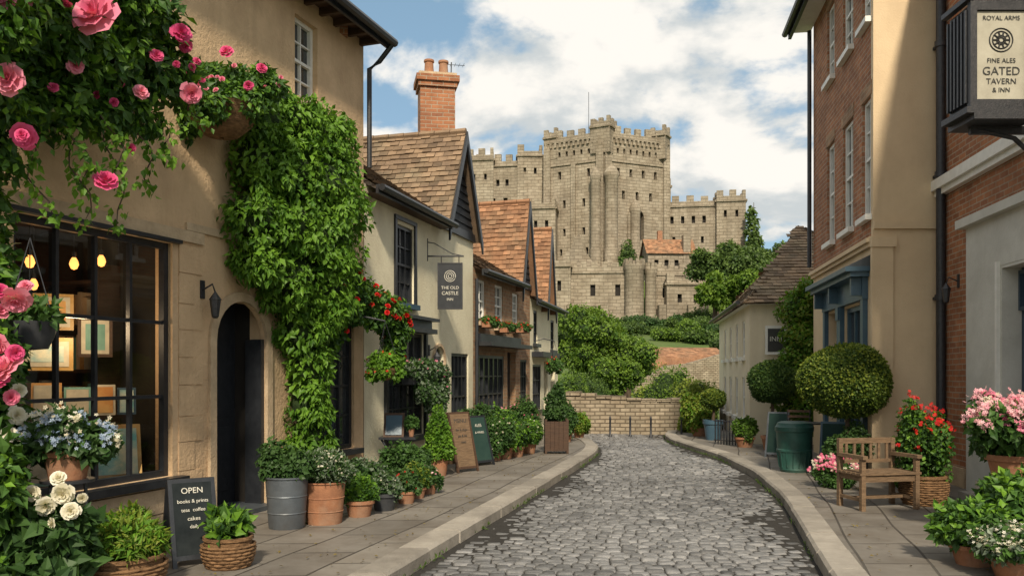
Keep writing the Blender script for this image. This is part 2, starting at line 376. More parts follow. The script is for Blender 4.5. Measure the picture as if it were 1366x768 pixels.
def leaves(name,parent,blobs,n,size,mat,droop=.3,inner=.2,gap=None,tmpl=LEAF2,lump=.14,core=None,sj=.45,aspect=1.0):
    bl=np.array(blobs,float); w=bl[:,3]*(bl[:,3]+bl[:,4]); 
    idx=rng.choice(len(bl),n,p=w/w.sum()); d=unit(rng.normal(size=(n,3)))
    rr=np.stack([bl[idx,3],bl[idx,3],bl[idx,4]],1); c=bl[idx,:3]
    rad=1-np.abs(rng.normal(size=n))*inner; rad=np.clip(rad,.15,1.1)
    rad=rad*(1+lump*sn(d*2.0+c*3,1.6))
    p=c+d*rr*rad[:,None]
    keep=np.ones(n,bool)
    for k in range(len(bl)):
        q=np.linalg.norm((p-bl[k,:3])/np.array([bl[k,3],bl[k,3],bl[k,4]]),axis=1)
        keep&=~((q<.68)&(idx!=k)&(rng.random(n)<.85))
    mr=np.median(bl[:,3])
    if gap is not None: keep&=~((sn(p,5.0/mr,2.)>gap)&(rng.random(n)<.9))
    p=p[keep]; d=d[keep]; rr=rr[keep]; m=len(p)
    out=unit(d/rr)
    nd=unit(out+rng.normal(size=(m,3))*.45+np.array([0,0,.35]))
    yd=unit(rng.normal(size=(m,3))*.7+out*.45+np.array([0,0,-droop]))
    sz=size*(1+sj*(rng.random(m)-.5)*2)
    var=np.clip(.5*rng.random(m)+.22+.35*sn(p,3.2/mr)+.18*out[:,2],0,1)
    sc=np.stack([sz*aspect,sz,sz],1)
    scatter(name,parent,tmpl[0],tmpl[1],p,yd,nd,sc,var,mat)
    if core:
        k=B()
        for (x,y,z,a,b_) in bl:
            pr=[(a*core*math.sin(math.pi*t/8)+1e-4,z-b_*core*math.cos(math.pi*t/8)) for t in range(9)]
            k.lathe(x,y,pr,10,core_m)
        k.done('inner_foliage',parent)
def rose_t():
    V=[];F=[];T=[]
    for L,(n,r,open_) in enumerate([(3,.30,.05),(4,.48,.22),(5,.66,.50),(6,.86,.85),(6,.98,1.15),(6,1.02,1.42)]):
        for i in range(n):
            a0=2*math.pi*(i+L*.37)/n+rng.uniform(-.15,.15); w=2*math.pi/n*.66; rj=r*rng.uniform(.86,1.1); oj=open_+rng.uniform(-.1,.12)
            b0=len(V)
            for v in range(4):
                t=v/3
                for u in (-1,0,1):
                    an=a0+u*w*(.35+.65*t)*(1 if v<3 else .72)
                    rad=rj*(t**.8)*math.sin(min(oj,1.4))*(1 if u else 1.06)+.05
                    z=rj*(t*math.cos(oj)*1.05)+.10*(1 if u else 0)*t-(.16*t*t*(L/5))+.10*(5-L)*.3
                    V.append((rad*math.cos(an),rad*math.sin(an),z)); T.append(.02+.11*L+.12*t-(.08 if u==0 and v<3 else 0))
            for v in range(3):
                for u in range(2):
                    q=b0+v*3+u; F.append((q,q+1,q+4,q+3))
    return np.array(V),np.array(F),np.array(T)
def small_t(n=5):
    V=[];F=[]
    for i in range(n):
        a=2*math.pi*i/n; b0=len(V)
        for (r,o,z) in ((.05,0,0),(.6,-.5,.1),(1,0,.12),(.6,.5,.1)): V.append((r*math.cos(a+o),r*math.sin(a+o),z))
        F.append((b0,b0+1,b0+2,b0+3))
    return np.array(V),np.array(F),None
ROSE=rose_t(); SMALL=small_t()
def flowers(name,parent,pos,size,mat,tmpl=SMALL,face=(0,-1,.5),jit=.5,sj=.3):
    pos=np.array(pos,float); n=len(pos)
    size=np.broadcast_to(np.array(size,float),(n,)).copy()*(1+sj*(rng.random(n)-.5))
    nd=unit(np.array(face)+rng.normal(size=(n,3))*jit); yd=rng.normal(size=(n,3))
    yd=unit(yd-nd*np.sum(nd*yd,1,keepdims=True))
    scatter(name,parent,tmpl[0],tmpl[1],pos,yd,np.array(nd),size,rng.random(n),mat,tmpl is ROSE,tmpl[2])
def onblobs(blobs,n,push=1.02,zmin=-.3,cam=True):
    bl=np.array(blobs,float); out=[]
    w=bl[:,3]**2; w=w/w.sum()
    while len(out)<n:
        k=rng.choice(len(bl),p=w); d=unit(rng.normal(size=3))
        if d[2]<zmin or (cam and d[1]>.35): continue
        p=bl[k,:3]+d*np.array([bl[k,3],bl[k,3],bl[k,4]])*push
        bad=False
        for j in range(len(bl)):
            if j!=k and np.linalg.norm((p-bl[j,:3])/np.array([bl[j,3],bl[j,3],bl[j,4]]))<.8: bad=True
        if not bad: out.append(p)
    return np.array(out)
def clusters(centres,per,spread):
    c=np.repeat(np.array(centres,float),per,0); return c+rng.normal(size=c.shape)*spread

# ---------------------------------------------------------------- ground, road, pavements
def smooth(t): t=max(0,min(1,t)); return t*t*(3-2*t)
def hgt(x,y):
    a=smooth((y-32)/90)*8.0; b=smooth((y-137)/9)*10*smooth(1-(abs(x-16)-30)/25)
    fx=smooth(1-(abs(x-15)-60)/90); fy=smooth(1-(y-200)/120)
    return -.05+(a+b)*fx*fy+ (0.25*math.sin(x*.31+y*.17)*math.sin(y*.13) if y>36 else 0)
gx=np.concatenate([np.linspace(-900,-110,14),np.linspace(-100,120,111),np.linspace(135,900,14)])
gy=np.concatenate([np.linspace(-300,-20,8),np.linspace(-10,210,111),np.linspace(220,1400,24)])
V=np.array([(x,y,hgt(x,y)) for y in gy for x in gx]); nx=len(gx)
F=np.array([(j*nx+i,j*nx+i+1,(j+1)*nx+i+1,(j+1)*nx+i) for j in range(len(gy)-1) for i in range(nx-1)])
mesh_from('ground',None,V,F,np.full(len(V),.5),grassm,True)

LY=[-4,0,4,6.72,8.75,10.8,13.5,16.4,17.7,19,20.2,21.5,22.4]; LX=[-3.6,-2.6,-1.55,-.84,-.33,.21,.91,1.61,1.80,1.80,1.64,1.5,1.45]
RY=[-4,0,4,6.72,8.75,10.8,13.2,15.8,18,19.5,21,22.4]; RX=[0.1,.95,1.85,2.46,2.94,3.39,3.73,3.85,3.70,3.62,3.75,4.1]
def smooth_curve(ys,xs):
    Y=np.linspace(ys[0],ys[-1],400); X=np.interp(Y,ys,xs); k=np.ones(15)/15
    Xp=np.pad(X,7,mode='edge'); X2=np.convolve(Xp,k,'valid'); return lambda y: float(np.interp(y,Y,X2))
LK=smooth_curve(LY,LX); RK=smooth_curve(RY,RX)
b=B()
ys=np.linspace(-4,22.4,80)
for i in range(79):
    y0,y1=ys[i],ys[i+1]
    b.poly([(LK(y0)-.05,y0,-.014),(RK(y0)+.05,y0,-.014),(RK(y1)+.05,y1,-.014),(LK(y1)-.05,y1,-.014)],mortar)
b.done('road_bed')
SV=[];SF=[]
ringxy=[(-.5,-.38),(-.40,-.5),(.40,-.5),(.5,-.38),(.5,.38),(.40,.5),(-.40,.5),(-.5,.38)]
for x,y in ringxy: SV.append((x*1.0,y*1.0,-.35))
for x,y in ringxy: SV.append((x*.99,y*.99,-.03))
for x,y in ringxy: SV.append((x*.84,y*.82,.06))
SV.append((0,0,.08))
for i in range(8):
    j=(i+1)%8
    SF.append((i,j,8+j,8+i)); SF.append((8+i,8+j,16+j,16+i)); SF.append((16+i,16+j,24,24))
SV=np.array(SV); tri=[]
for q in SF:
    if q[2]!=q[3]: tri+= [(q[0],q[1],q[2]),(q[0],q[2],q[3])]
    else: tri.append(q[:3])
SF=np.array(tri)
pos=[];sc=[];yd=[]
y=3.6
while y<22.3:
    dep=.106
    xl,xr=LK(y)+.05,RK(y)-.05; mid=(xl+xr)/2; half=(xr-xl)/2
    x=xl+R.uniform(0,.03)
    while x<xr-.04:
        w=R.uniform(.10,.17); w=min(w,xr-x)
        if w<.045: break
        t=((x+w/2)-mid)/half
        arc=.22*(1-t*t)
        pos.append((x+w/2,y+arc-.08+R.uniform(-.006,.006)+.014*math.sin(x*7+y*3),R.uniform(-.012,.004)+.03*(1-t*t)-.02+.006*math.sin(x*2.1+y*1.3)))
        sc.append((w-.010,dep-.011+R.uniform(-.005,.003),R.uniform(.08,.12))); yd.append((R.uniform(-.06,.06)-.08*t,1,R.uniform(-.04,.04)))
        x+=w
    y+=dep
pos=np.array(pos); n=len(pos)
nd=unit(np.stack([rng.normal(size=n)*.04,rng.normal(size=n)*.04,np.ones(n)],1))
va=np.clip(.46+.2*rng.normal(size=n)+.14*sn(pos,1.3),0,1)
scatter('cobbled_road',None,SV,SF,pos,np.array(yd),nd,np.array(sc),va,sett,True)

PZ=.10
def kerb(name,K,sgn,y0,y1):
    b=B(); y=y0
    while y<y1:
        l=R.uniform(.7,.95); ye=min(y+l,y1); g=.006
        za=PZ+.012+R.uniform(-.004,.004); vv=R.random(); m=3; off=R.uniform(-.008,.008)
        for k in range(m):
            ya=y+g+(ye-y-2*g)*k/m; yb=y+g+(ye-y-2*g)*(k+1)/m
            xa,xb=K(ya)+off,K(yb)+off; w=.26*sgn; c=.025*sgn
            b.poly([(xa,ya,-.02),(xb,yb,-.02),(xb,yb,za-.025),(xa,ya,za-.025)],kerbm,var=vv)
            b.poly([(xa,ya,za-.025),(xb,yb,za-.025),(xb+c,yb,za),(xa+c,ya,za)],kerbm,var=vv)
            b.poly([(xa+c,ya,za),(xb+c,yb,za),(xb+w,yb,za),(xa+w,ya,za)],kerbm,var=vv)
            b.poly([(xa+w,ya,-.02),(xb+w,yb,-.02),(xb+w,yb,za),(xa+w,ya,za)],kerbm,var=vv)
        for yq in (y+g,ye-g):
            xq=K(yq)+off; b.poly([(xq,yq,-.02),(xq+w,yq,-.02),(xq+w,yq,za),(xq+c,yq,za),(xq,yq,za-.025)],kerbm,var=vv)
        y=ye
    b.done(name)
kerb('kerb',LK,-1,-3,22.3); kerb('kerb',RK,1,-3,22.3)
for nm,K,ex,s in (('pavement',LK,-7,-1),('pavement',RK,12,1)):
    b=B()
    for i in range(79):
        y0,y1=ys[i],ys[i+1]; o=.24*s
        q=[(K(y0)+o,y0,PZ),(ex,y0,PZ),(ex,y1,PZ),(K(y1)+o,y1,PZ)]
        b.poly(q,flag,uv=[(p[1],p[0]-.27*p[1]) for p in q])
        b.poly([(K(y0)+o,y0,-.05),(K(y1)+o,y1,-.05),(K(y1)+o,y1,PZ),(K(y0)+o,y0,PZ)],flag)
    b.poly([(ex,22.4,-.05),(K(22.4),22.4,-.05),(K(22.4),22.4,PZ),(ex,22.4,PZ)],flag)
    b.done(nm)

# ---------------------------------------------------------------- left shop (tan)
FA=Frame((-4.80,3.5),(-2.03,11.66)); LA=FA.L
def arch_ring(b,a0,a1,z0,zs,z1,w,mat,d0=.0,d1=.035,n=12):
    c=(a0+a1)/2;r=(a1-a0)/2;h=z1-zs
    b.box(a0-w,a0-.001,d0,d1,z0,zs,mat); b.box(a1+.001,a1+w,d0,d1,z0,zs,mat)
    for i in range(n):
        t0,t1=math.pi*i/n,math.pi*(i+1)/n
        def p(t,e): return (c-(r+e)*math.cos(t),zs+(h+e)*math.sin(t))
        q=[p(t0,0),p(t1,0),p(t1,w),p(t0,w)]; vv=R.random()
        b.poly([(x,d1,z) for x,z in q],mat,var=vv)
        b.poly([(q[3][0],d0,q[3][1]),(q[2][0],d0,q[2][1]),(q[2][0],d1,q[2][1]),(q[3][0],d1,q[3][1])],mat)
        b.poly([(q[0][0],d0,q[0][1]),(q[1][0],d0,q[1][1]),(q[1][0],d1,q[1][1]),(q[0][0],d1,q[0][1])],mat)
g=group('corner_shop',-3.4,7.6,0)
b=B(FA)
ops=[(3.15,4.88,.62,2.83),(5.49,6.36,PZ,2.36),(7.30,8.36,.60,2.26),(6.95,7.45,4.85,5.85),(3.6,4.3,4.85,5.85)]
wall(b,0,LA,0,6.2,ops,tan,.2)
archfill(b,5.49,6.36,1.93,2.36,tan,.05)
arch_ring(b,5.49,6.36,PZ,1.93,2.36,.10,stone_trim)
z=.34; k=0
while z<2.7:
    h=R.uniform(.24,.34); e=.22 if k%2 else .34
    b.box(4.96,4.96+e,0,.008+R.uniform(0,.006),z,z+h-.008,tan); z+=h; k+=1
b.box(3.0,5.02,0,.05,.30,.52,stone_trim)
b.box(3.0,5.3,0,.033,2.87,2.98,stone_trim)
b.box(0,5.35,0,.045,PZ,.29,stone_trim); b.box(6.46,LA,0,.045,PZ,.34,stone_trim)
b.box(5.05,LA,0,.03,2.985,3.06,stone_trim)
b.poly([(0,-5,0),(LA,-5,0),(LA,-5,6.2),(0,-5,6.2)],tan)
b.poly([(0,0,0),(0,-5,0),(0,-5,6.2),(0,-2.5,8.4),(0,0,6.2)],tan); b.poly([(LA,0,0),(LA,-5,0),(LA,-5,6.2),(LA,-2.5,8.4),(LA,0,6.2)],tan)
b.done('walls',g)
b=B(FA)
window(b,3.15,4.88,.62,2.83,4,3,black,gl,-.10,.06,.032,None,None,False)
b.box(3.05,4.98,-.08,.12,.55,.618,black); b.box(3.05,4.955,-.08,.06,2.832,2.866,black)
window(b,7.30,8.36,.60,2.26,4,4,black,glassd,-.09,.06,.03,None,None,False)
b.box(7.22,8.44,-.06,.11,.53,.598,black); b.box(7.22,8.44,-.06,.10,2.262,2.40,black)
window(b,6.95,7.45,4.85,5.85,2,4,whitep,glassd,-.12,.05,.02,stone_trim)
window(b,3.6,4.3,4.85,5.85,2,4,whitep,glassd,-.12,.05,.02,stone_trim)
b.done('windows',g)
b=B(FA)
b.box(6.30,6.357,-.22,-.01,PZ,1.97,black); b.box(5.493,5.55,-.22,-.03,PZ,1.97,black)
b.box(5.45,5.49,-.8,-.2,PZ,2.36,darkin); b.box(6.36,6.40,-.8,-.2,PZ,2.36,darkin); b.box(5.45,6.40,-.8,-.06,2.365,2.4,darkin)
b.box(5.49,6.36,-.75,-.40,PZ,2.36,black)
for (x0,x1,z0,z1) in ((5.6,5.88,.3,1.0),(5.97,6.25,.3,1.0),(5.6,5.88,1.12,1.9),(5.97,6.25,1.12,1.9)): b.box(x0,x1,-.40,-.385,z0,z1,black)
b.tube([(5.65,-.38,1.05),(5.65,-.42,1.05)],.02,gold,8)
b.box(5.42,6.43,-.40,.14,PZ-.02,PZ+.05,lead)
b.done('door',g)
b=B(FA)
slope_roof(b,FA,-.2,LA+.12,.32,6.16,-2.5,8.45,tile); slope_roof(b,FA,-.2,LA+.12,-5.3,6.16,-2.5,8.45,tile,.4,.3)
b.poly([(-.2,.3,6.12),(LA+.12,.3,6.12),(LA+.12,-.05,6.12),(-.2,-.05,6.12)],dwood)
b.box(-.2,LA+.12,.30,.34,6.02,6.15,black)
for i in range(26): 
    x=i*.34; b.box(x,x+.06,-.0,.29,6.03,6.118,dwood)
b.tube([(-.2,.40,6.12),(LA+.15,.40,6.10)],.055,black)
b.tube([(LA+.10,.40,6.08),(LA+.08,.2,5.85),(LA+.04,.07,5.75),(LA+.04,.07,4.4)],.035,black)
b.done('roof',g)
b=B(FA)
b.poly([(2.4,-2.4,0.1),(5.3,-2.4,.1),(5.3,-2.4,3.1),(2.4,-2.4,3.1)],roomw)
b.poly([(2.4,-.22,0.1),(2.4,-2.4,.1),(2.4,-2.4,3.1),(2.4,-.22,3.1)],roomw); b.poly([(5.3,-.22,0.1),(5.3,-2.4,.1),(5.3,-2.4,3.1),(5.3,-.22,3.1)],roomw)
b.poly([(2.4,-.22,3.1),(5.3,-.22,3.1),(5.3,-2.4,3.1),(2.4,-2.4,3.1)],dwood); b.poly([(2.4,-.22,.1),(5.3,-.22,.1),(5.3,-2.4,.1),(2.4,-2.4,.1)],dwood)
b.box(2.9,5.0,-.95,-.23,.56,.64,dwood); b.box(3.3,5.0,-1.0,-.58,1.16,1.2,dwood); b.box(3.3,5.0,-1.0,-.97,.64,1.16,dwood)
for z in (.7,1.15,1.6,2.05,2.5): b.box(5.0,5.29,-2.3,-1.05,z,z+.035,dwood)
b.box(5.0,5.29,-1.05,-1.01,.1,2.7,dwood)
for z in (.735,1.185,1.635,2.085):
    d=-1.08
    while d>-2.2:
        w=R.uniform(.03,.06); h=R.uniform(.22,.36); b.box(5.06+R.uniform(0,.04),5.27,d-w,d,z,z+h,R.choice([paperB,paperC,paperD,navy2,dwood,tan])); d-=w+.004
        if R.random()<.12: d-=.12
b.done('shop_interior',g)
def framed(f,z,w,h,lean,fm,pm,k=.035,mount=None,name='framed_picture'):
    b=B(f); b.slab(-w/2,w/2,z,z+h,0,-lean,.025,fm); s=lambda t:-lean*t; a=-w/2
    b.poly([(a+k,s(k/h)+.006,z+k),(a+w-k,s(k/h)+.006,z+k),(a+w-k,s(1-k/h)+.006,z+h-k),(a+k,s(1-k/h)+.006,z+h-k)],mount or pm)
    if mount:
        k*=2.2; b.poly([(a+k,s(k/h)+.01,z+k),(a+w-k,s(k/h)+.01,z+k),(a+w-k,s(1-k/h)+.01,z+h-k),(a+k,s(1-k/h)+.01,z+h-k)],pm)
    b.done(name,g)
def FP(x,y,ang): return Frame((x,y),(x+math.cos(ang),y+math.sin(ang)),'R')
framed(FP(-3.60,7.72,.62),.645,.48,.48,.10,gold,paperA,.035)
framed(FP(-3.80,7.50,.5),.645,.30,.34,.06,dwood,paperC,.02); framed(FP(-3.98,7.15,.5),.645,.26,.34,.06,paperB,paperC,.03)
framed(FP(-4.12,7.55,.45),1.21,.24,.30,.04,paperD,paperC,.02,name='book'); framed(FP(-3.92,7.70,.45),1.21,.22,.26,.04,paperB,paperC,.02,name='book'); framed(FP(-3.76,7.88,.5),1.21,.18,.28,.04,paperC,paperD,.02,name='book'); framed(FP(-3.62,8.02,.5),1.21,.16,.25,.03,navy2,paperA,.02,name='book')
framed(FP(-4.22,7.75,.45),1.62,.42,.3,.0,gold,paperA,.035,paperC); framed(FP(-4.3,8.0,.45),2.0,.34,.34,.0,gold,paperD,.03,paperC); framed(FP(-3.98,8.15,.5),1.75,.30,.38,.0,dwood,paperB,.03,paperC)
b=B(FA)
for (a,d,z) in [(3.85,-.62,2.56),(4.32,-.62,2.60),(4.62,-.60,2.66),(4.5,-1.3,2.45),(3.6,-1.2,2.5)]:
    q=[(0.004,z-.06),(.026,z-.05),(.042,z-.012),(.033,z+.022),(.014,z+.055)]
    b.tube([(a,d,z+.055),(a,d,3.1)],.005,black,5)
    b.lathe(a,d,q,12,bulbm); b.lathe(a,d,[(.018,z+.05),(.02,z+.1),(.001,z+.105)],8,black)
b.done('hanging_bulbs',g)
pl=bpy.data.lights.new('bulb_light','POINT'); pl.energy=22; pl.color=(1,.68,.40); pl.shadow_soft_size=.12
po=bpy.data.objects.new('bulb_light',pl); link(po,g); po.location=FA.w(4.1,-.42,2.0)-g.location
def chimney(name,x,y,z0,z1,w,dp,npots=2,ang=.2,mat=brickm,aerial=False):
    g=group(name,x,y,z0); f=Frame((x,y),(x+math.cos(ang),y+math.sin(ang)),'L'); b=B(f)
    h,q=w/2,dp/2
    b.box(-h,h,-q,q,z0,z1-.28,mat); b.box(-h-.04,h+.04,-q-.04,q+.04,z1-.28,z1-.18,mat); b.box(-h-.08,h+.08,-q-.08,q+.08,z1-.18,z1-.06,mat); b.box(-h-.03,h+.03,-q-.03,q+.03,z1-.06,z1,stone_trim)
    for i in range(npots):
        px=(i-(npots-1)/2)*w*.42
        b.lathe(px,0,[(.10,z1),(.115,z1+.03),(.095,z1+.06),(.085,z1+.26),(.105,z1+.28),(.1,z1+.32),(.07,z1+.32),(.06,z1+.1)],12,terra)
    if aerial:
        b.tube([(h-.02,q+.02,z1-.5),(h+.0,q+.02,z1+.42)],.012,iron,5); b.tube([(h-.2,q,z1+.36),(h+.28,q+.1,z1+.40)],.006,iron,4)
        for k in range(6): b.tube([(h-.18+k*.085,q-.1,z1+.37),(h-.18+k*.085,q+.16,z1+.385)],.004,iron,4)
    b.done('stack',g); return g
chimney('brick_chimney',-2.55,11.25,6.0,8.6,.75,.5)
# ---------------------------------------------------------------- cottage B
FB=Frame((-2.03,11.7),(-.745,16.3)); L=FB.L; g=group('cream_cottage',-1.4,14,0)
b=B(FB)
ops=[(.74,2.21,.62,2.22),(1.09,1.80,2.66,3.84),(2.63,3.16,PZ,2.05),(3.55,4.5,.75,1.95)]
wall(b,0,L,0,4.2,ops,white_wall,.16); archfill(b,2.63,3.16,1.78,2.05,white_wall,.05)
arch_ring(b,2.63,3.16,PZ,1.78,2.05,.05,stone_trim)
b.poly([(L,0,0),(L,-4,0),(L,-4,4.2),(L,0,4.2)],white_wall); b.poly([(0,-4,0),(L,-4,0),(L,-4,4.2),(0,-4,4.2)],white_wall)
b.box(0,2.57,0,.03,PZ,.33,greypaint)
b.done('walls',g)
b=B(FB)
window(b,.74,2.21,.62,2.22,5,4,black,glassd,-.08,.06,.028,None,None,False); b.box(.62,2.33,0.0,.20,2.225,2.30,black); b.box(.66,2.29,0,.12,2.30,2.42,navy); b.box(.62,2.33,0.0,.24,2.42,2.47,black); b.box(.66,2.29,-.05,.1,.54,.618,black)
b.box(.66,.738,0,.05,.62,2.22,black); b.box(2.212,2.29,0,.05,.62,2.22,black)
window(b,1.09,1.80,2.66,3.84,3,4,black,glassd,-.08,.05,.02,navy2); b.box(1.02,1.088,0,.03,2.6,3.9,black); b.box(1.802,1.87,0,.03,2.6,3.9,black); b.box(1.02,1.87,0,.034,3.901,3.96,black)
window(b,3.55,4.5,.75,1.95,4,3,black,glassd,-.08,.05,.025,black,None,False)
b.box(2.632,3.158,-.2,-.10,PZ,2.06,navy)
b.done('windows_and_door',g)
b=B(FB)
slope_roof(b,FB,-.02,2.95,.22,4.14,-2.6,6.0,tile)
gable(b,FB,3.02,4.76,4.2,5.95,.16,-4,tile)
b.box(-.05,2.98,.20,.24,4.04,4.16,black); b.tube([(-.05,.29,4.12),(3.0,.29,4.10)],.05,black)
b.poly([(-.05,.22,4.05),(2.98,.22,4.05),(2.98,0,4.05),(-.05,0,4.05)],dwood)
b.box(3.0,L+.02,0.0,.05,4.08,4.22,black)
b.done('roof',g)
chimney('brick_chimney',-1.50,16.9,4.0,7.45,.68,.55,aerial=True)
# ---------------------------------------------------------------- brick cottage C
FC=Frame((-.745,16.3),(.42,20.0)); L=FC.L; g=group('brick_cottage',-.2,18.2,0)
b=B(FC); ops=[(.25,.72,2.6,3.42),(1.3,1.85,2.55,3.42),(.3,1.9,.75,1.95),(2.15,2.75,PZ,2.05),(3.1,3.6,.8,1.9),(2.5,2.95,2.6,3.35)]
wall(b,0,L,0,3.62,ops,brickb,.14)
b.poly([(L,0,0),(L,-4,0),(L,-4,3.62),(L,0,3.62)],brickb)
b.done('walls',g); b=B(FC)
for o in (ops[0],ops[1],ops[5]): window(b,*o,2,4,whitep,glassd,-.08,.05,.02,stone_trim)
window(b,*ops[2],5,3,black,glassd,-.06,.06,.03,black,None,False); window(b,*ops[4],3,3,black,glassd,-.06,.05,.025,black,None,False)
b.box(.1,2.9,0,.35,2.12,2.2,black); b.box(.15,2.85,0,.1,2.2,2.36,black)
b.box(2.15,2.75,-.2,-.135,PZ,2.05,black)
b.done('windows_and_door',g); b=B(FC)
slope_roof(b,FC,0.02,2.75,.2,3.56,-2.4,5.1,tile)
gable(b,FC,2.82,3.86,3.62,5.5,.15,-4,tile2)
b.box(0.0,2.8,.18,.22,3.46,3.58,black); b.tube([(0.0,.27,3.54),(2.85,.27,3.52)],.05,black); b.box(2.8,L,0,.05,3.52,3.64,black)
b.tube([(.08,.05,3.4),(.08,.05,.2)],.035,black)
b.done('roof',g)
# ---------------------------------------------------------------- cottage D
FD=Frame((.42,20.0),(1.27,23.6)); L=FD.L; g=group('cream_cottage',.85,21.8,0)
b=B(FD); ops=[(.4,.85,2.3,3.1),(2.6,3.1,2.2,3.0),(.3,1.3,.7,1.8),(1.7,2.2,PZ,1.9),(2.6,3.2,.8,1.7)]
wall(b,0,L,0,3.35,ops,white_wall,.12,glassd)
b.poly([(L,0,0),(L,-4,0),(L,-4,3.35),(L,0,3.35)],white_wall); b.poly([(L,0,3.35),(L,-4,3.35),(L,-2,4.6)],white_wall)
b.done('walls',g); b=B(FD)
for o in ops[:2]: window(b,*o,2,3,black,glassd,-.07,.05,.02,black)
window(b,*ops[2],4,3,black,glassd,-.06,.05,.02,black,None,False)
b.box(.2,2.4,0,.28,1.98,2.1,black)
b.done('windows',g); b=B(FD)
slope_roof(b,FD,0,L+.1,.18,3.3,-2.0,4.6,tile)
gable(b,FD,1.44,2.48,3.35,5.28,.15,-3,tile2)
b.box(0.0,L+.1,.16,.2,3.2,3.32,black); b.tube([(0,.25,3.28),(L+.1,.25,3.26)],.045,black)
b.done('roof',g)
def hanging_sign(name,x0,x1,y,z0,z1,wallx,lines,board,ink):
    g=group(name,(x0+x1)/2,y,z1); f=Frame((x0,y),(x1,y),'R'); b=B(f)
    w=x1-x0
    b.box(0,w,-.025,.025,z0,z1,board); 
    for (a0,a1,c0,c1) in ((-.02,0,z0-.02,z1+.02),(w,w+.02,z0-.02,z1+.02)): b.box(a0,a1,-.035,.035,c0,c1,iron)
    b.box(0,w,-.033,.033,z1,z1+.02,iron); b.box(0,w,-.033,.033,z0-.02,z0,iron)
    for a in (.04,w-.04): b.tube([(a,0,z1+.02),(a,0,z1+.12)],.008,iron,5)
    b.tube([(wallx-x0,0,z1+.13),(w+.04,0,z1+.13)],.014,iron,6)
    b.tube([(wallx-x0,0,z1+.36),(wallx-x0+.12,0,z1+.34),(w*.6,0,z1+.17),(w+.03,0,z1+.135)],.009,iron,6)
    b.tube([(wallx-x0,0,z1+.05),(wallx-x0,0,z1+.42)],.014,iron,6)
    b.done('board_and_bracket',g)
    for (s,dz,sz) in lines: text(s,f,w/2,.03,z1-dz,sz,ink,g)
    e=B(f)
    for rr in (.09,.06,.03):
        pts=[(w/2+rr*math.cos(t*math.pi/12),.029,z1-.2+rr*math.sin(t*math.pi/12)) for t in range(25)]
        e.tube(pts,.006,ink,4)
    e.done('emblem',g); return g
hanging_sign('pub_sign',-1.20,-.83,14.0,2.66,3.38,-1.39,[('THE OLD',.39,.07),('CASTLE',.48,.08),('INN',.58,.06)],black,letter)

# ---------------------------------------------------------------- right brick + cream townhouse
FR=Frame((5.08,12.0),(5.745,16.26),'L'); L=FR.L; g=group('brick_townhouse',6,14,0)
b=B(FR)
up=[(.13,.62),(1.17,1.86),(2.49,3.07)]
ops=[(a,c,3.85,5.55) for a,c in up]+[(a,c,6.65,7.95) for a,c in up]
wall(b,.12,L,3.45,8.3,ops,brickm,.12); wall(b,0,.12,3.45,8.3,[],cream,.12)
lo=[(.45,1.75,.5,2.62),(2.0,2.95,PZ,2.62)]
wall(b,0,L,0,3.45,lo,cream,.15)
b.box(0,L,0,.05,3.38,3.52,cream); b.box(0,L,.05,.09,3.44,3.50,cream)
b.poly([(L,0,0),(L,-5,0),(L,-5,8.3),(L,0,8.3)],cream)
for (a,c) in up:
    for z in (5.55,7.95): b.box(a-.06,c+.06,0,.012,z+.001,z+.2,brickb)
b.done('walls',g)
FE=Frame((5.08,12.0),(8.5,12.0),'R'); b=B(FE)
wall(b,0,3.4,0,8.3,[],cream)
b.box(0,3.4,0,.04,3.62,3.72,cream); b.box(-.04,.26,0.0,.05,PZ,3.36,cream); b.box(-.05,.30,0,.07,3.361,3.5,cream); b.box(.261,3.4,0,.045,PZ,.45,stone_trim)
b.done('end_wall',g)
b=B(FR)
for o in ops: window(b,*o,2,4,whitep,glassd,-.09,.055,.022,whitep)
window(b,.45,1.75,.5,2.62,3,3,navy2,glassd,-.09,.07,.03,None,None,False)
b.box(.3,.449,0,.07,PZ,2.66,navy2); b.box(1.751,1.999,0,.07,PZ,2.66,navy2); b.box(2.951,3.1,0,.07,PZ,2.66,navy2); b.box(.449,1.751,0,.05,PZ,.498,navy2)
b.box(.27,.478,.07,.10,PZ,.3,navy2); b.box(1.78,1.97,.07,.10,PZ,.3,navy2); b.box(1.78,1.97,.07,.10,2.45,2.659,navy2)
b.box(.28,3.12,0,.08,2.661,2.98,navy2); b.box(.2,3.2,0,.26,2.981,3.05,navy2); b.box(.15,3.25,0,.34,3.051,3.12,navy2)
b.poly([(.15,.33,3.12),(3.25,.33,3.12),(3.25,0,3.28),(.15,0,3.28)],lead); b.poly([(.15,.33,3.12),(.15,0,3.12),(.15,0,3.28)],lead)
for x in (.34,1.84,3.0): b.box(x,x+.09,.08,.22,2.72,2.975,navy2)
b.box(2.0,2.95,-.2,-.14,PZ,2.63,navy); 
for (x0,x1,z0,z1) in ((2.1,2.42,.3,1.1),(2.52,2.85,.3,1.1)): b.box(x0,x1,-.14,-.12,z0,z1,navy2)
window(b,2.1,2.85,1.25,2.1,2,2,navy2,glassd,-.139,.04,.02)
b.done('windows_and_shopfront',g)
b=B(FR)
slope_roof(b,FR,-.3,L+.3,.4,8.22,-3,10.5,tile,.3,.2); b.poly([(-.3,.38,8.2),(L+.3,.38,8.2),(L+.3,0,8.2),(-.3,0,8.2)],whitep); b.box(-.3,L+.3,.36,.42,8.08,8.22,black)
b.tube([(-.3,.48,8.2),(L+.3,.48,8.18)],.06,black)
b.tube([(L-.03,.08,8.1),(L-.03,.08,3.6)],.04,black)
b.done('roof',g)
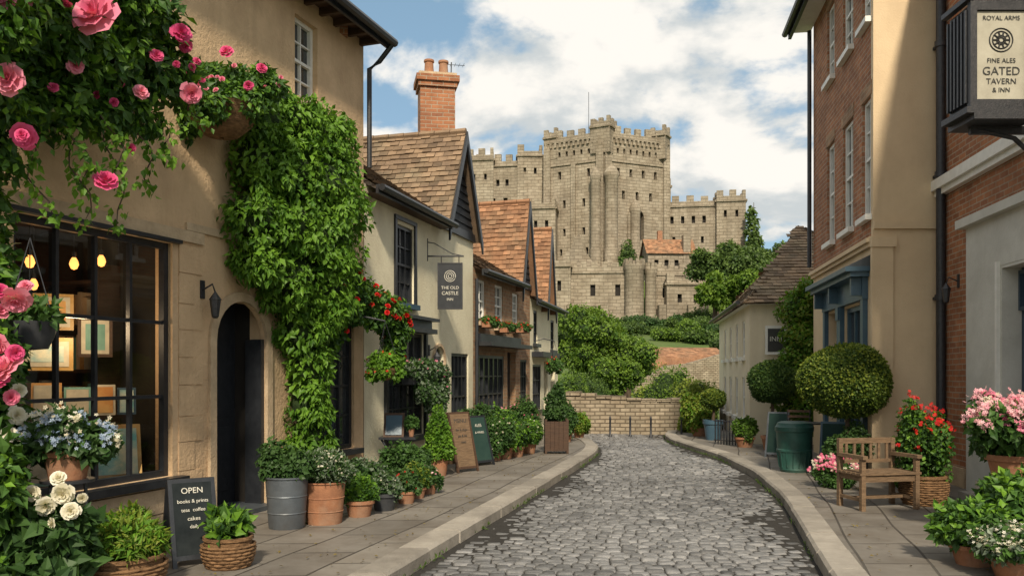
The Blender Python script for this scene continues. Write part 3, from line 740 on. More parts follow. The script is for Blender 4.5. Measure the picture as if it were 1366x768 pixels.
# ---------------------------------------------------------------- right-hand near building
F0=Frame((5.25,6.0),(6.03,12.0),'L'); L=F0.L; g=group('brick_house',6,9,0)
b=B(F0); ops=[(2.95,4.0,.28,2.85),(3.5,4.3,4.75,6.1),(1.6,2.4,4.75,6.1)]
wall(b,0,L,0,7.5,ops,brickm,.22)
b.box(2.2,2.949,0,.06,PZ,3.45,greypaint); b.box(4.001,5.0,0,.06,PZ,3.45,greypaint); b.box(2.949,4.001,0,.06,2.85,3.45,greypaint)
b.box(2.1,5.1,0,.16,3.45,3.56,greypaint); b.box(2.9,2.949,.06,.10,.28,2.9,whitep); b.box(4.001,4.05,.06,.10,.28,2.9,whitep)
b.box(2.951,2.985,-.21,.055,.28,2.85,greypaint); b.box(3.965,3.999,-.21,.055,.28,2.85,greypaint); b.box(2.985,3.965,-.21,.055,2.815,2.848,greypaint)
b.box(0,L,0,.14,4.14,4.28,whitep); b.box(0,L,0,.09,4.06,4.139,whitep)
b.box(0,2.09,0,.05,0,.35,stone_trim); b.box(5.11,L,0,.05,0,.35,stone_trim)
b.poly([(L,0,0),(L,-5,0),(L,-5,7.5),(L,0,7.5)],brickm)
b.done('walls',g); b=B(F0)
window(b,*ops[1],2,4,whitep,glassd,-.12,.06,.02,whitep); window(b,*ops[2],2,4,whitep,glassd,-.12,.06,.02,whitep)
b.box(2.985,3.965,-.25,-.16,.28,2.815,navy); 
for (x0,x1,z0,z1) in ((3.05,3.42,.45,1.2),(3.52,3.9,.45,1.2),(3.05,3.42,1.35,2.2),(3.52,3.9,1.35,2.2)): b.box(x0,x1,-.16,-.14,z0,z1,navy)
window(b,3.02,3.93,2.32,2.78,3,1,navy,glassd,-.158,.04,.02)
b.box(2.75,4.2,-.2,.45,PZ-.02,.19,kerbm); b.box(2.85,4.1,-.2,.22,.19,.28,kerbm)
b.done('door_and_windows',g); b=B(F0)
slope_roof(b,F0,-.2,L+.1,.3,7.45,-3,9.5,tile,.3,.2)
b.done('roof',g)
b=B(); x,y=5.93,11.8
b.tube([(x,y,8.6),(x,y,.12)],.062,iron,10)
for z in (1.0,2.6,4.3,6.1): b.tube([(x,y,z),(x,y,z+.08)],.08,iron,10); b.box(x-.02,x+.16,y-.02,y+.19,z+.02,z+.06,iron)
b.tube([(x,y,.24),(x-.02,y-.12,.14)],.062,iron,10)
b.done('drainpipe')
def lantern(f,a,z,d=.16):
    b=B(f); b.box(a-.03,a+.03,0,.015,z-.02,z+.16,iron); b.tube([(a,0,z+.06),(a,d*.8,z+.12),(a,d,z+.04)],.009,iron,6)
    b.lathe(a,d,[(.035,z-.2),(.055,z-.04),(.062,z-.035),(.03,z+.01),(.01,z+.04),(.001,z+.05)],6,iron,False); b.lathe(a,d,[(.02,z-.22),(.036,z-.2)],6,iron,False); b.done('wall_lantern')
lantern(F0,5.4,2.75)
g=group('hanging_shop_sign',4.83,8.5,4.7)
f=Frame((4.55,8.45),(5.12,8.45),'R'); b=B(f)
b.box(0,.57,-.42,0,4.22,5.25,black); b.box(.04,.53,0,.012,4.30,5.17,cream_sign)
for (a0,a1,z0,z1) in ((-.03,.035,4.2,5.27),(.535,.60,4.2,5.27)): b.box(a0,a1,-.02,.04,z0,z1,iron)
b.box(.035,.535,-.02,.038,4.2,4.295,iron); b.box(.035,.535,-.02,.038,5.175,5.27,iron)
for i in range(6): b.box(-.045,-.0,-.40+i*.068,-.37+i*.068,4.28,5.2,iron)
b.box(-.07,.0,-.46,.05,4.16,4.22,iron); b.box(-.07,.0,-.46,.05,5.271,5.32,iron); b.box(0,.62,-.46,.05,4.10,4.198,iron)
b.box(.1,1.1,-.25,-.2,4.02,4.098,iron); b.tube([(1.05,-.22,3.6),(.8,-.22,3.75),(.55,-.22,3.98),(.2,-.22,4.06)],.025,iron,8); b.box(.95,1.05,-.3,-.14,3.4,4.3,iron)
b.box(.6,1.1,-.25,-.2,5.2,5.25,iron)
b.done('sign_box',g)
for (s,z,sz) in (('ROYAL ARMS',5.10,.062),('FINE ALES',4.68,.065),('GATED',4.575,.115),('TAVERN',4.475,.08),('& INN',4.39,.065)): text(s,f,.285,.018,z,sz,signdark,g)
e=B(f)
for rr in (.115,.085,.045): e.tube([(.285+rr*math.cos(t*math.pi/12),.016,4.885+rr*math.sin(t*math.pi/12)) for t in range(25)],.007,signdark,4)
for k in range(10):
    t=k*math.pi/5; e.tube([(.285+.02*math.cos(t),.016,4.885+.02*math.sin(t)),(.285+.08*math.cos(t),.016,4.885+.08*math.sin(t))],.009,signdark,4)
e.done('emblem',g)
# ---------------------------------------------------------------- house E (cream, hipped)
g=group('cream_house',7,20,0)
P=[(5.01,18.0),(6.0,24.7),(9.6,24.2),(8.9,17.6)]
f1=Frame(P[0],P[1],'L'); b=B(f1)
ops=[(.8+i*1.35,1.25+i*1.35,1.95,2.75) for i in range(4)]+[(.8+i*1.35,1.3+i*1.35,.6,1.5) for i in range(4)]
wall(b,0,f1.L,0,3.1,ops,pale,.1); 
for o in ops: window(b,*o,2,2,whitep,glassd,-.07,.045,.02,whitep)
b.tube([(-.1,.25,3.08),(f1.L+.2,.25,3.06)],.045,black)
b.done('street_wall',g)
f2=Frame(P[0],P[3],'R'); b=B(f2); ops=[(1.3,1.75,1.95,2.75),(2.6,3.1,1.95,2.75)]
wall(b,0,f2.L,0,3.1,ops,pale,.1)
for o in ops: window(b,*o,2,2,whitep,glassd,-.07,.045,.02,whitep)
b.done('end_wall',g)
f3=Frame(P[3],P[2],'R'); b=B(f3); wall(b,0,f3.L,0,3.1,[],pale); b.done('side_wall',g)
f4=Frame(P[1],P[2],'L'); b=B(f4); wall(b,0,f4.L,0,3.1,[],pale); b.done('rear_wall',g)
b=B()
apx=[Vector((6.9,20.6,5.15)),Vector((7.4,21.6,5.15))]
cs=[Vector((x,y,3.05)) for x,y in P]; cen=Vector((7.2,21,3.05))
cs=[c+(c-cen).normalized()*.3 for c in cs]
def tri_roof(b,A,Bq,top,mat):
    U=(Bq-A); W=U.length; U=U.normalized()
    nrm=U.cross(top[0]-A); V=nrm.cross(U).normalized(); 
    if V.z<0: V=-V
    T=[((t-A).dot(U),(t-A).dot(V)) for t in top]; H=max(t[1] for t in T)
    poly=[(0,0),(W,0)]+T[::-1] if len(T)==1 else [(0,0),(W,0),T[1],T[0]]
    def ins(u,v):
        c=True
        for i in range(len(poly)):
            x0,y0=poly[i];x1,y1=poly[(i+1)%len(poly)]
            if (x1-x0)*(v-y0)-(y1-y0)*(u-x0)<-.02*W: c=False
        return c
    tiles(b,A,U,V,W,H,.2,.14,mat,ins,poly)
tri_roof(b,cs[0],cs[3],[apx[0]],tile); tri_roof(b,cs[1],cs[0],[apx[1],apx[0]],tile)
tri_roof(b,cs[3],cs[2],[apx[0],apx[1]],tile); tri_roof(b,cs[2],cs[1],[apx[1]],tile)
b.poly([tuple(c+Vector((0,0,-.02))) for c in cs],whitep)
b.done('roof',g)
g=group('wall_sign',5.5,17.9,2.3); f=Frame((5.28,17.80),(5.70,17.74),'R'); b=B(f)
b.box(0,.42,-.02,.02,1.98,2.58,whitep); b.box(.05,.37,.02,.03,2.04,2.52,signdark); b.box(.1,.3,-.15,-.02,2.2,2.3,iron); b.done('panel',g); text('INN',f,.21,.035,2.3,.14,letter,g)

# ---------------------------------------------------------------- walls and bollards at end of street
def rubble_wall(name,pts,th=.35,z0=-.1,mat=rubble,cope=True):
    b=B(); acc=0
    for i in range(len(pts)-1):
        (x0,y0,h0),(x1,y1,h1)=pts[i],pts[i+1]; f=Frame((x0,y0),(x1,y1),'R'); b.fr=f; Lx=f.L
        uv=[(acc,z0),(acc+Lx,z0),(acc+Lx,h1),(acc,h0)]
        b.poly([(0,0,z0),(Lx,0,z0),(Lx,0,h1),(0,0,h0)],mat,uv=uv); b.poly([(0,-th,z0),(Lx,-th,z0),(Lx,-th,h1),(0,-th,h0)],mat,uv=uv)
        if i==0: b.poly([(0,0,z0),(0,-th,z0),(0,-th,h0),(0,0,h0)],mat)
        if i==len(pts)-2: b.poly([(Lx,0,z0),(Lx,-th,z0),(Lx,-th,h1),(Lx,0,h1)],mat)
        if cope:
            n=max(1,int(Lx/.22))
            for k in range(n):
                a=Lx*k/n;c=Lx*(k+1)/n-.012; ha=h0+(h1-h0)*(k+.5)/n
                b.box(a,c,-th-.03,.03+R.uniform(-.01,.015),ha-.01,ha+.05+R.uniform(0,.04),rubble)
        else: b.poly([(0,0,h0),(Lx,0,h1),(Lx,-th,h1),(0,-th,h0)],mat)
        acc+=Lx
    return b.done(name)
pts=[]
for i in range(11):
    t=i/10; x=1.42+3.9*t; y=22.45+.45*math.sin(t*math.pi)*-.6; h=1.04-.18*math.sin(min(t*1.5,1)*math.pi/2)
    pts.append((x,y,h))
rubble_wall('stone_wall',pts)
rubble_wall('stone_wall',[(5.3,22.4,.85),(5.9,24.6,.85)])
for x,y in ((2.45,21.3),(2.95,21.3),(3.45,21.2),(4.15,20.9)):
    b=B(); b.lathe(x,y,[(.045,-.02),(.045,.04),(.028,.06),(.024,.42),(.032,.44),(.026,.47),(.024,.5),(.001,.53)],10,iron); b.done('bollard')
rubble_wall('stone_wall',[(6.6,46,1.4),(7.4,46,1.4),(8.4,46.2,2.0),(9.6,46.5,2.1),(11.8,47,2.7)],.5,0,rubble,False)
rubble_wall('stone_wall',[(6.4,42,.85),(8.6,42,.9),(10.6,41.5,1.2)],.5,-.2,rubble,False)
rubble_wall('brick_wall',[(8.0,58,2.6),(15.5,60,2.8)],.5,0,brickm,False)
g=group('outbuilding',12.5,62,2)
f=Frame((8.5,61),(15.8,63),'R'); b=B(f); wall(b,0,f.L,1.0,2.6,[],brickb); slope_roof(b,f,-.2,f.L+.2,.3,2.55,-1.8,3.5,tile2,.3,.22); b.done('walls_and_roof',g)

# ---------------------------------------------------------------- castle
g=group('castle',16,150,10)
def crenel(b,L,z,mw=1.25,gap=.85,h=1.3,th=.6,a0=0):
    b.box(a0,L-th-.02,-th,0,z,z+.55,castle_m)
    n=max(1,int((L-th-a0)/(mw+gap))); st=(L-th-a0)/n
    for i in range(n):
        a=a0+i*st; b.box(a+.01,a+mw*R.uniform(.92,1.04),-th+.01,-.01,z+.551,z+.55+h+R.uniform(-.3,.06),castle_m)
def block(b,P,z0,z1,cren=True,ops={},band=True,h=1.3,depth=.7,mw=1.25,gap=.85):
    for i in range(len(P)):
        f=Frame(P[i],P[(i+1)%len(P)],'R'); b.fr=f
        wall(b,0,f.L,z0,z1,ops.get(i,[]),castle_m,depth,darkin)
        if band: b.box(.0,f.L-.02,0,.28,z1-.45,z1-.1,castle_m)
        if cren: crenel(b,f.L,z1,h=h,mw=mw,gap=gap)
    b.fr=WORLD; b.poly([(x,y,z1-.02) for x,y in P],castle_m)
def rect(cx,cy,w,d,ang=0):
    c,s=math.cos(ang),math.sin(ang)
    return [(cx+c*x-s*y,cy+s*x+c*y) for x,y in ((-w/2,-d/2),(w/2,-d/2),(w/2,d/2),(-w/2,d/2))]
K=[(5.9,154.5),(16.1,149.0),(28.4,154.5),(18.2,163.5)]
def rowops(L,z,w,h,n,m=1.6): 
    return [(m+(L-2*m)*(i+.5)/n-w/2,m+(L-2*m)*(i+.5)/n+w/2,z,z+h) for i in range(n)]
b=B()
kl=Frame(K[0],K[1]).L; kr=Frame(K[1],K[2]).L
ops0=rowops(kl,40.2,.45,.9,7,.8)+rowops(kl,36.2,.6,1.4,3)+rowops(kl,31,.55,1.4,2,2)+rowops(kl,26,.55,1.3,2,2)+rowops(kl,22.5,.5,1.2,3,2)
ops1=rowops(kr,40.2,.45,.9,9,.8)+rowops(kr,36.2,.6,1.4,4)+rowops(kr,32.2,.6,1.5,3,2.5)+[(5.2,8.0,25.2,30.6)]
block(b,K,12,43.2,ops={0:ops0,1:ops1})
b.fr=Frame(K[1],K[2]); archfill(b,5.2,8.0,29.0,30.6,castle_m,.7)
arch_ring(b,5.2,8.0,25.2,29.0,30.6,.5,castle_m,0,.3)
for fr_,LL in ((Frame(K[0],K[1]),kl),(Frame(K[1],K[2]),kr)):
    b.fr=fr_; n=int(LL/.9)
    for i in range(n): b.box(.3+i*.9,.65+i*.9,0,.4,41.9,42.7,castle_m)
    b.box(.02,LL-.05,0,.22,38.6,38.9,castle_m)
    for a,w_,zt in ((0.0,1.3,41.8),(LL-1.35,1.3,41.8),(LL*.5-.4,.8,38.5)):
        if abs(a-LL*.5+.4)<.01 and LL==kr: continue
        b.box(a,a+w_,.221,.5,13,zt,castle_m); b.box(a,a+w_,0,.22,13,38.59,castle_m)
for (x,y,w,zt) in ((16.2,150.6,3.6,44.9),(26.9,154.8,2.8,44.6),(7.5,155.0,2.6,44.2),(18.2,161.5,3.4,45.6)):
    block(b,rect(x,y,w,w,-.5),40,zt,h=.9,mw=.8,gap=.55,band=True)
b.fr=WORLD
for (x,y,r,zt) in ((14.55,148.6,.85,36.2),(17.3,148.4,1.15,36.6),(21.8,151.0,.9,31)):
    b.lathe(x,y,[(r*1.15,12),(r*1.1,23),(r,23.3),(r,zt-1.2),(r*1.15,zt-.9),(r*1.15,zt-.3),(r*.7,zt+.6),(.01,zt+1.3)],16,castle_m)
b.tube([(14.2,158,43),(14.2,158,53.5)],.05,iron,6)
b.done('keep',g)
b=B()
WL=[(-22,161),(1.5,156.8),(5.9,157.2),(6,168),(-22,170)]
Lw=Frame(WL[0],WL[1]).L
block(b,WL,10,40.0,ops={0:rowops(Lw,36,.6,1.2,12)+rowops(Lw,32,.8,1.8,9)+rowops(Lw,27,.7,1.6,8)})
block(b,[(1.0,156.2),(5.6,156.2),(5.6,162),(1.0,162)],30,41.6,ops={0:rowops(4.6,38,.5,1.1,2,.4)})
block(b,[(-8.4,157.2),(-3.4,156.4),(-3.4,162),(-8.4,162)],30,41.0,ops={0:rowops(5,37,.5,1.1,2,.4)})
block(b,[(0.8,150.5),(7.6,149.4),(8.6,156),(0.8,157)],10,30.8,ops={0:rowops(6.8,26.8,.6,1.5,3,.5)+rowops(6.8,22.5,.5,1.3,2,.8)},h=1.0)
WR=[(26.5,155.2),(37.2,153.4),(38,160),(27,162)]
block(b,WR,10,32.0,ops={0:rowops(10.8,28.6,.6,1.3,4)+rowops(10.8,25,.5,1.2,3)},h=1.1)
block(b,[(36.6,152.6),(41.6,151.8),(42.6,158),(37.4,159)],10,32.6,ops={0:rowops(5,29.4,.5,1.2,2,.5)},h=1.1)
block(b,[(27.6,158),(29.4,158),(29.4,160),(27.6,160)],30,36.4,h=.7,mw=.6,gap=.4)
b.done('wings',g)
b=B()
def curtain(P0,P1,z0,z1,ops=[],h=.9):
    b.fr=Frame(P0,P1); wall(b,0,b.fr.L,z0,z1,ops,castle_m,.5,darkin); b.poly([(0,0,z1),(b.fr.L,0,z1),(b.fr.L,-3,z1),(0,-3,z1)],castle_m)
    crenel(b,b.fr.L,z1,1.0,.6,h,.6); b.box(0,b.fr.L,0,.2,z1-.5,z1-.25,castle_m)
curtain((6.0,136.5),(19.8,135),4,17.9,rowops(13.8,13.8,.8,1.8,3,1.0))
curtain((21.2,135),(30.8,136),4,17.5,rowops(9.6,13.5,.9,1.5,2,1.5))
block(b,[(5.7,134.6),(9.2,134.2),(9.6,138.5),(5.7,139)],4,18.7,h=.9,ops={0:rowops(3.5,14.5,.6,1.6,1,.3)})
for (x,y,r,zt) in ((19.3,134.6,1.5,18.6),(21.9,134.8,.9,18.0)):
    b.fr=WORLD; b.lathe(x,y,[(r*1.22,4),(r*1.08,10),(r,10.4),(r,zt-.9),(r*1.12,zt-.6),(r*1.12,zt)],18,castle_m,cap=True)
    for i in range(9):
        t=2*math.pi*i/9; b.fr=Frame((x+r*1.1*math.cos(t),y+r*1.1*math.sin(t)),(x+r*1.1*math.cos(t)-math.sin(t),y+r*1.1*math.sin(t)+math.cos(t)),'R'); b.box(-.25,.25,-.4,0,zt+.0,zt+.9,castle_m)
block(b,[(24.2,133.4),(30.9,134),(31,137.5),(24.2,137)],4,15.8,h=.8,ops={0:rowops(6.7,12.6,.7,1.3,2,.8)})
b.fr=Frame((5.4,133.4),(31.5,133.4)); b.poly([(0,0.9,4),(26,0.9,4),(26,-1.0,10.6),(0,-1.0,10.6)],castle_m,uv=[(0,4),(26,4),(26,10.6),(0,10.6)])
for a in (3.2,8.4,17.5,22.0): b.box(a,a+1.1,-1.2,.75,4,12.2,castle_m)
b.fr=Frame((8,143),(14,142.4)); q=[(6,17),(5.4,20.3),(4.1,22.0),(3.3,24.8),(2.6,24.3),(1.8,22.4),(.6,21),(0,17)]
for d in (0,-1): b.poly([(a,d,z) for a,z in q[::-1]],castle_m)
for i in range(7): b.poly([(q[i][0],0,q[i][1]),(q[i+1][0],0,q[i+1][1]),(q[i+1][0],-1,q[i+1][1]),(q[i][0],-1,q[i][1])],castle_m)
b.done('curtain_wall',g)
b=B(); f=Frame((22.6,142),(30.6,142.5)); b.fr=f
wall(b,0,8,15,21.6,rowops(8,19.4,.7,1.0,4,.6),castle_m,.5,darkin); b.poly([(0,0,15),(0,-5,15),(0,-5,21.6),(0,-2.5,24),(0,0,21.6)],castle_m); b.poly([(8,0,15),(8,-5,15),(8,-5,21.6),(8,-2.5,24),(8,0,21.6)],castle_m)
slope_roof(b,f,-.3,8.3,.4,21.4,-2.6,24.2,tile2,.5,.4); slope_roof(b,f,-.3,8.3,-5.4,21.4,-2.6,24.2,tile2,.5,.4)
b.box(2.2,3.0,-2.9,-2.2,23.5,25.6,brickm)
b.box(6.0,7.2,-1.2,.15,15,24.6,castle_m)
b.done('great_hall',g)

# ---------------------------------------------------------------- trees
def tree(name,x,y,h,cr,n,size,mat,z=None,trunk=.18,nsub=16,rz=None,cz=None,gap=.55,core=.0):
    z0=hgt(x,y) if z is None else z; rz=rz or cr*.9; cz=cz or z0+h-rz
    g=group(name,x,y,z0); b=B()
    b.tube([(x,y,z0-.3),(x+.05*cr,y,z0+(cz-z0)*.5),(x,y,cz)],[trunk*1.2,trunk,trunk*.6],barkm,8)
    bl=[]
    for i in range(nsub):
        d=unit(rng.normal(size=3)); d[2]=d[2]*.9+.1; k=rng.uniform(.45,.82)
        c=np.array([x,y,cz])+d*np.array([cr,cr,rz])*k; r=cr*rng.uniform(.22,.38)
        bl.append((c[0],c[1],c[2],r,r*.85))
        if i%2==0: b.tube([(x,y,z0+(cz-z0)*.6),tuple((c+np.array([x,y,cz]))/2+np.array([0,0,-.1*cr])),tuple(c)],[trunk*.5,trunk*.3,trunk*.1],barkm,5)
    bl.append((x,y,cz,cr*.5,rz*.5))
    b.done('trunk_and_limbs',g)
    leaves('crown',g,bl,n,size,mat,.35,.25,gap,core=core if core else None)
    return g
tree('broadleaf_tree',3.55,41,4.9,2.0,15000,.14,treeL,cz=3.0,rz=2.0,core=.6,nsub=24)
tree('broadleaf_tree',5.35,40,4.2,1.6,11000,.13,treeL,cz=2.2,rz=1.9,core=.6,nsub=20)
tree('broadleaf_tree',2.1,44,4.9,1.6,7000,.14,farL,cz=3.4,rz=1.8,core=.6)
tree('broadleaf_tree',4.3,37.5,2.8,1.5,8000,.12,treeL,cz=1.5,rz=1.4,core=.6)
for (x,y,h,r) in ((28.2,118,12,4.4),(32.5,122,12.5,4.6),(26.5,112,6.8,3.0),(30.5,110,8,3.8),(35.5,115,9,4.2),(38,128,14,4.2)):
    tree('broadleaf_tree',x,y,h,r,8000,.42,farL if y>112 else treeL,trunk=.3,core=.6)
x,y=42.5,150; g=group('conifer_tree',x,y,12); b=B(); b.tube([(x,y,10),(x,y,31.5)],[.4,.05],barkm,6); b.done('trunk',g)
leaves('crown',g,[(x+rng.normal()*.2,y,12+1.6*k,3.0*(1-k/13)+.3,1.2) for k in range(12)],8000,.6,farL,.8,.3)
def bush(name,x,y,r,h,n,size,mat,z=None,core=.7,nsub=5,gap=None,**k):
    z0=hgt(x,y) if z is None else z; g=group(name,x,y,z0); bl=[(x,y,z0+h*.45,r*.75,h*.55)]
    for i in range(nsub):
        t=rng.uniform(0,6.28); bl.append((x+math.cos(t)*r*.55,y+math.sin(t)*r*.55,z0+h*rng.uniform(.3,.65),r*rng.uniform(.35,.5),h*rng.uniform(.28,.4)))
    leaves('leaves',g,bl,n,size,mat,core=core,gap=gap,**k); return g,bl
for i in range(24):
    x=rng.uniform(12,25); y=rng.uniform(62,112); bush('shrub',x*y/100+rng.uniform(-1,1),y,rng.uniform(1.0,2.4),rng.uniform(.8,1.9),1500,.24,R.choice([treeL,farL,darkL,farL,boxL]))
for (x,y,r,h) in ((17,130,1.6,1.2),(13.5,128,1.8,1.0),(23,129,1.8,1.4),(28,128,2.4,3.2),(26,126,2.2,2.2),(19.8,146.5,1.8,6.5),(22.5,146,1.6,3.4)):
    bush('shrub',x,y,r,h,2000,.36,farL)
for i in range(9): bush('shrub',rng.uniform(5.5,13),rng.uniform(32,40),rng.uniform(.6,1.1),rng.uniform(.6,1.1),1500,.13,R.choice([treeL,yelL,boxL]))
for (x,y,r,h,m) in ((5.15,23.6,.55,1.25,yelL),(5.6,26,.8,1.5,yelL),(5.2,29,.9,1.9,treeL),(4.6,21.6,.35,.8,yelL),(2.0,31,.8,1.7,treeL),(2.9,33,.9,1.6,boxL)): bush('shrub',x,y,r,h,4500,.07,m,z=0)

# ---------------------------------------------------------------- ivy and climbers
def fb(f,l): 
    o=[]
    for a,d,z,r,rz in l: w=f.w(a,d,z); o.append((w.x,w.y,w.z,r,rz))
    return o
g=group('climbing_ivy',-2.5,9.9,0)
iv=fb(FA,[(6.0,.18,4.28,.36,.30),(6.45,.25,4.38,.42,.34),(6.95,.28,4.35,.42,.36),(7.3,.3,4.1,.38,.4),(5.9,.2,3.8,.34,.36),(6.3,.3,3.8,.42,.42),(6.8,.38,3.75,.46,.44),(7.3,.34,3.6,.42,.42),
 (5.85,.22,3.25,.34,.36),(6.25,.32,3.2,.42,.42),(6.75,.4,3.15,.46,.44),(7.25,.32,3.05,.40,.42),(5.95,.22,2.78,.30,.26),(6.4,.32,2.68,.38,.34),(6.85,.35,2.55,.42,.4),(7.15,.28,2.45,.3,.35),
 (6.72,.24,2.1,.32,.34),(6.88,.22,1.7,.30,.34),(6.85,.22,1.25,.28,.34),(6.92,.2,.85,.28,.32),(6.9,.2,.6,.26,.25)])
sub=[]
for (x,y,z,r,rz) in iv:
    for k in range(5):
        d=unit(rng.normal(size=3)+np.array([.5,-.6,-.1])); sub.append((x+d[0]*r*.85,y+d[1]*r*.85,z+d[2]*rz*.9-.04,r*rng.uniform(.22,.36),r*rng.uniform(.35,.55)))
leaves('ivy_leaves',g,iv,15000,.085,ivyL,.85,.2,tmpl=LEAF,lump=.22,core=.66,aspect=.85)
leaves('ivy_sprays',g,sub,17000,.075,ivyL,1.1,.3,tmpl=LEAF,lump=.2,aspect=.75)
b=B(FA); b.tube([(6.9,.06,.1),(6.88,.08,1.2),(6.8,.08,2.2),(6.7,.1,3.2),(6.5,.1,4.1)],[.05,.045,.04,.03,.02],barkm,7); b.done('stem',g)
g=group('climbing_red_rose',-1.8,11.4,2)
rv=fb(FA,[(7.35,.25,2.55,.24,.2),(7.6,.3,2.75,.22,.22),(7.9,.3,2.6,.26,.22),(8.25,.35,2.45,.28,.24),(8.55,.38,2.4,.26,.25),(7.65,.3,2.4,.2,.18),(8.75,.42,2.2,.2,.3),(8.72,.4,1.85,.14,.3),(7.45,.25,3.0,.16,.2),(7.3,.3,2.15,.16,.3)])
leaves('leaves',g,rv,8000,.06,roseL,.6,.3,lump=.2)
leaves('young_leaves',g,rv,4000,.06,ivyL,.6,.25,lump=.25)
flowers('red_blooms',g,onblobs(rv,95,1.05),.034,redP,ROSE,(.4,-1,.3))
b=B(FA); b.tube([(7.0,.1,1.9),(7.5,.2,2.5),(8.2,.25,2.5),(8.75,.3,2.2)],[.02,.018,.014,.008],barkm,6); b.done('stem',g)
g=group('climbing_pink_rose',-3.4,6.3,3.5)
pr=[(-3.45,5.75,4.35,.38,.34),(-3.15,6.1,4.45,.36,.32),(-3.05,6.5,4.5,.36,.32),(-3.0,6.9,4.45,.32,.28),(-3.35,5.6,3.95,.34,.3),(-3.2,6.0,3.95,.34,.32),(-3.15,6.45,3.98,.32,.30),(-3.0,6.85,4.05,.28,.26),(-2.85,7.15,4.1,.22,.22),
 (-3.45,5.65,3.5,.3,.28),(-3.3,6.1,3.55,.26,.26),(-3.1,6.5,3.62,.2,.2),(-3.0,6.9,3.68,.16,.16),(-3.55,5.75,3.1,.22,.26),(-3.7,6.0,2.75,.16,.22),(-3.75,6.05,2.4,.16,.2),(-3.2,5.2,4.3,.34,.34),(-3.3,5.15,3.8,.3,.3)]
leaves('leaves',g,pr,11000,.085,roseL,.5,.28,.6,tmpl=LEAF,lump=.25)
leaves('young_leaves',g,pr,10000,.08,ivyL,.5,.25,.5,tmpl=LEAF,lump=.3)
sp=[]; tb=B()
for (x,y,z,l) in ((-3.05,6.45,3.45,.75),(-2.95,6.75,3.55,.5),(-3.2,6.2,3.3,.6),(-2.9,7.0,3.7,.35),(-3.35,5.9,3.2,.5),(-2.98,6.3,3.5,.5),(-2.75,7.2,4.0,.3),(-3.12,6.05,3.4,.45)):
    pts=[(x+.06*math.sin(t*1.2+x*9)+.02*t,y,z-l*t/6) for t in range(7)]; tb.tube(pts,[.006]*6+[.002],barkm,4)
    for p in pts: 
        for k in range(9): sp.append(np.array(p)+rng.normal(size=3)*.035)
tb.done('tendrils',g); sp=np.array(sp); n=len(sp)
scatter('tendril_leaves',g,LEAF[0],LEAF[1],sp,unit(rng.normal(size=(n,3))*.6+np.array([0,-.2,-.8])),unit(rng.normal(size=(n,3))*.5+np.array([.3,-1,.4])),rng.uniform(.045,.085,n),rng.random(n),ivyL)
flowers('pink_blooms',g,[(-2.80,5.75,4.0),(-3.12,5.3,3.42),(-3.0,5.55,4.12),(-2.95,6.1,4.1),(-3.1,5.2,3.9),(-3.02,5.9,3.72)],[.13,.09,.07,.05,.08,.06],pinkP,ROSE,(.35,-1,.15),.45)
flowers('magenta_blooms',g,[(-2.62,6.75,4.28),(-2.93,6.15,2.98),(-3.2,5.6,3.15),(-3.1,5.4,3.1),(-2.7,7.05,4.3),(-2.86,6.4,3.28),(-2.75,6.6,4.05),(-2.95,5.9,4.35)],[.085,.07,.085,.05,.05,.035,.045,.06],magP,ROSE,(.4,-1,.15),.45)
flowers('rose_blooms',g,[(-2.60,6.9,3.86),(-3.1,5.4,3.97),(-2.85,6.55,3.75)],[.085,.07,.05],pinkP,ROSE,(.3,-1,0),.45)
flowers('rose_buds',g,onblobs(pr,40,1.1),.03,magP,ROSE,(.3,-1,.2))
g=group('hanging_flower_basket',-2.85,8.35,4.2); x,y,z=-2.82,8.30,4.12
b=B(); b.lathe(x,y,[(.02,z-.24),(.16,z-.22),(.29,z-.1),(.36,z+.03),(.38,z+.05),(.33,z+.05)],20,wicker); b.lathe(x,y,[(.33,z+.03),(.001,z+.06)],20,soil)
b.tube([(x-.28,y+.1,z+.02),(x-.5,y+.25,z+.1)],.015,iron,6); b.done('basket',g)
wb=[(x,y,z+.12,.34,.18),(x-.22,y-.05,z+.12,.2,.2),(x+.25,y,z+.1,.22,.2),(x+.1,y+.1,z+.3,.2,.18),(x-.1,y,z+.33,.2,.15),(x-.34,y-.02,z-.08,.12,.18),(x+.42,y+.1,z+.28,.16,.14),(x+.3,y+.3,z+.45,.14,.12),(x,y-.3,z-.02,.16,.16)]
leaves('leaves',g,wb,5500,.065,roseL,.5,.3,tmpl=LEAF); leaves('young_leaves',g,wb,4000,.06,ivyL,.5,.25,tmpl=LEAF)
flowers('pink_blooms',g,[(x+.13,y-.25,z+.5),(x+.4,y-.05,z+.42),(x-.1,y-.35,z+.06),(x+.32,y-.2,z+.2),(x-.3,y-.2,z+.35)],[.065,.055,.06,.045,.045],magP,ROSE,(.3,-1,.2),.4)
flowers('small_blooms',g,onblobs(wb,26,1.08),.025,pinkP,ROSE)
g=group('climbing_pink_rose',-3.6,5.6,1.2)
le=[(-3.72,5.9,2.15,.26,.32),(-3.75,6.1,1.75,.24,.28),(-3.62,5.7,1.3,.3,.36),(-3.55,5.6,.85,.32,.36),(-3.45,5.5,.45,.36,.34),(-3.35,5.35,1.75,.22,.22),(-3.3,5.3,.9,.25,.3)]
leaves('leaves',g,le,8000,.09,roseL,.4,.28,tmpl=LEAF); leaves('young_leaves',g,le,3500,.08,ivyL,.4,.25,tmpl=LEAF)
flowers('pink_blooms',g,[(-3.08,5.3,2.06),(-3.05,5.15,1.62),(-3.12,5.2,1.78),(-3.2,5.3,1.98),(-3.05,5.2,1.45),(-3.05,5.35,2.14)],[.085,.09,.07,.06,.05,.05],pinkP,ROSE,(.3,-1,.2),.6)
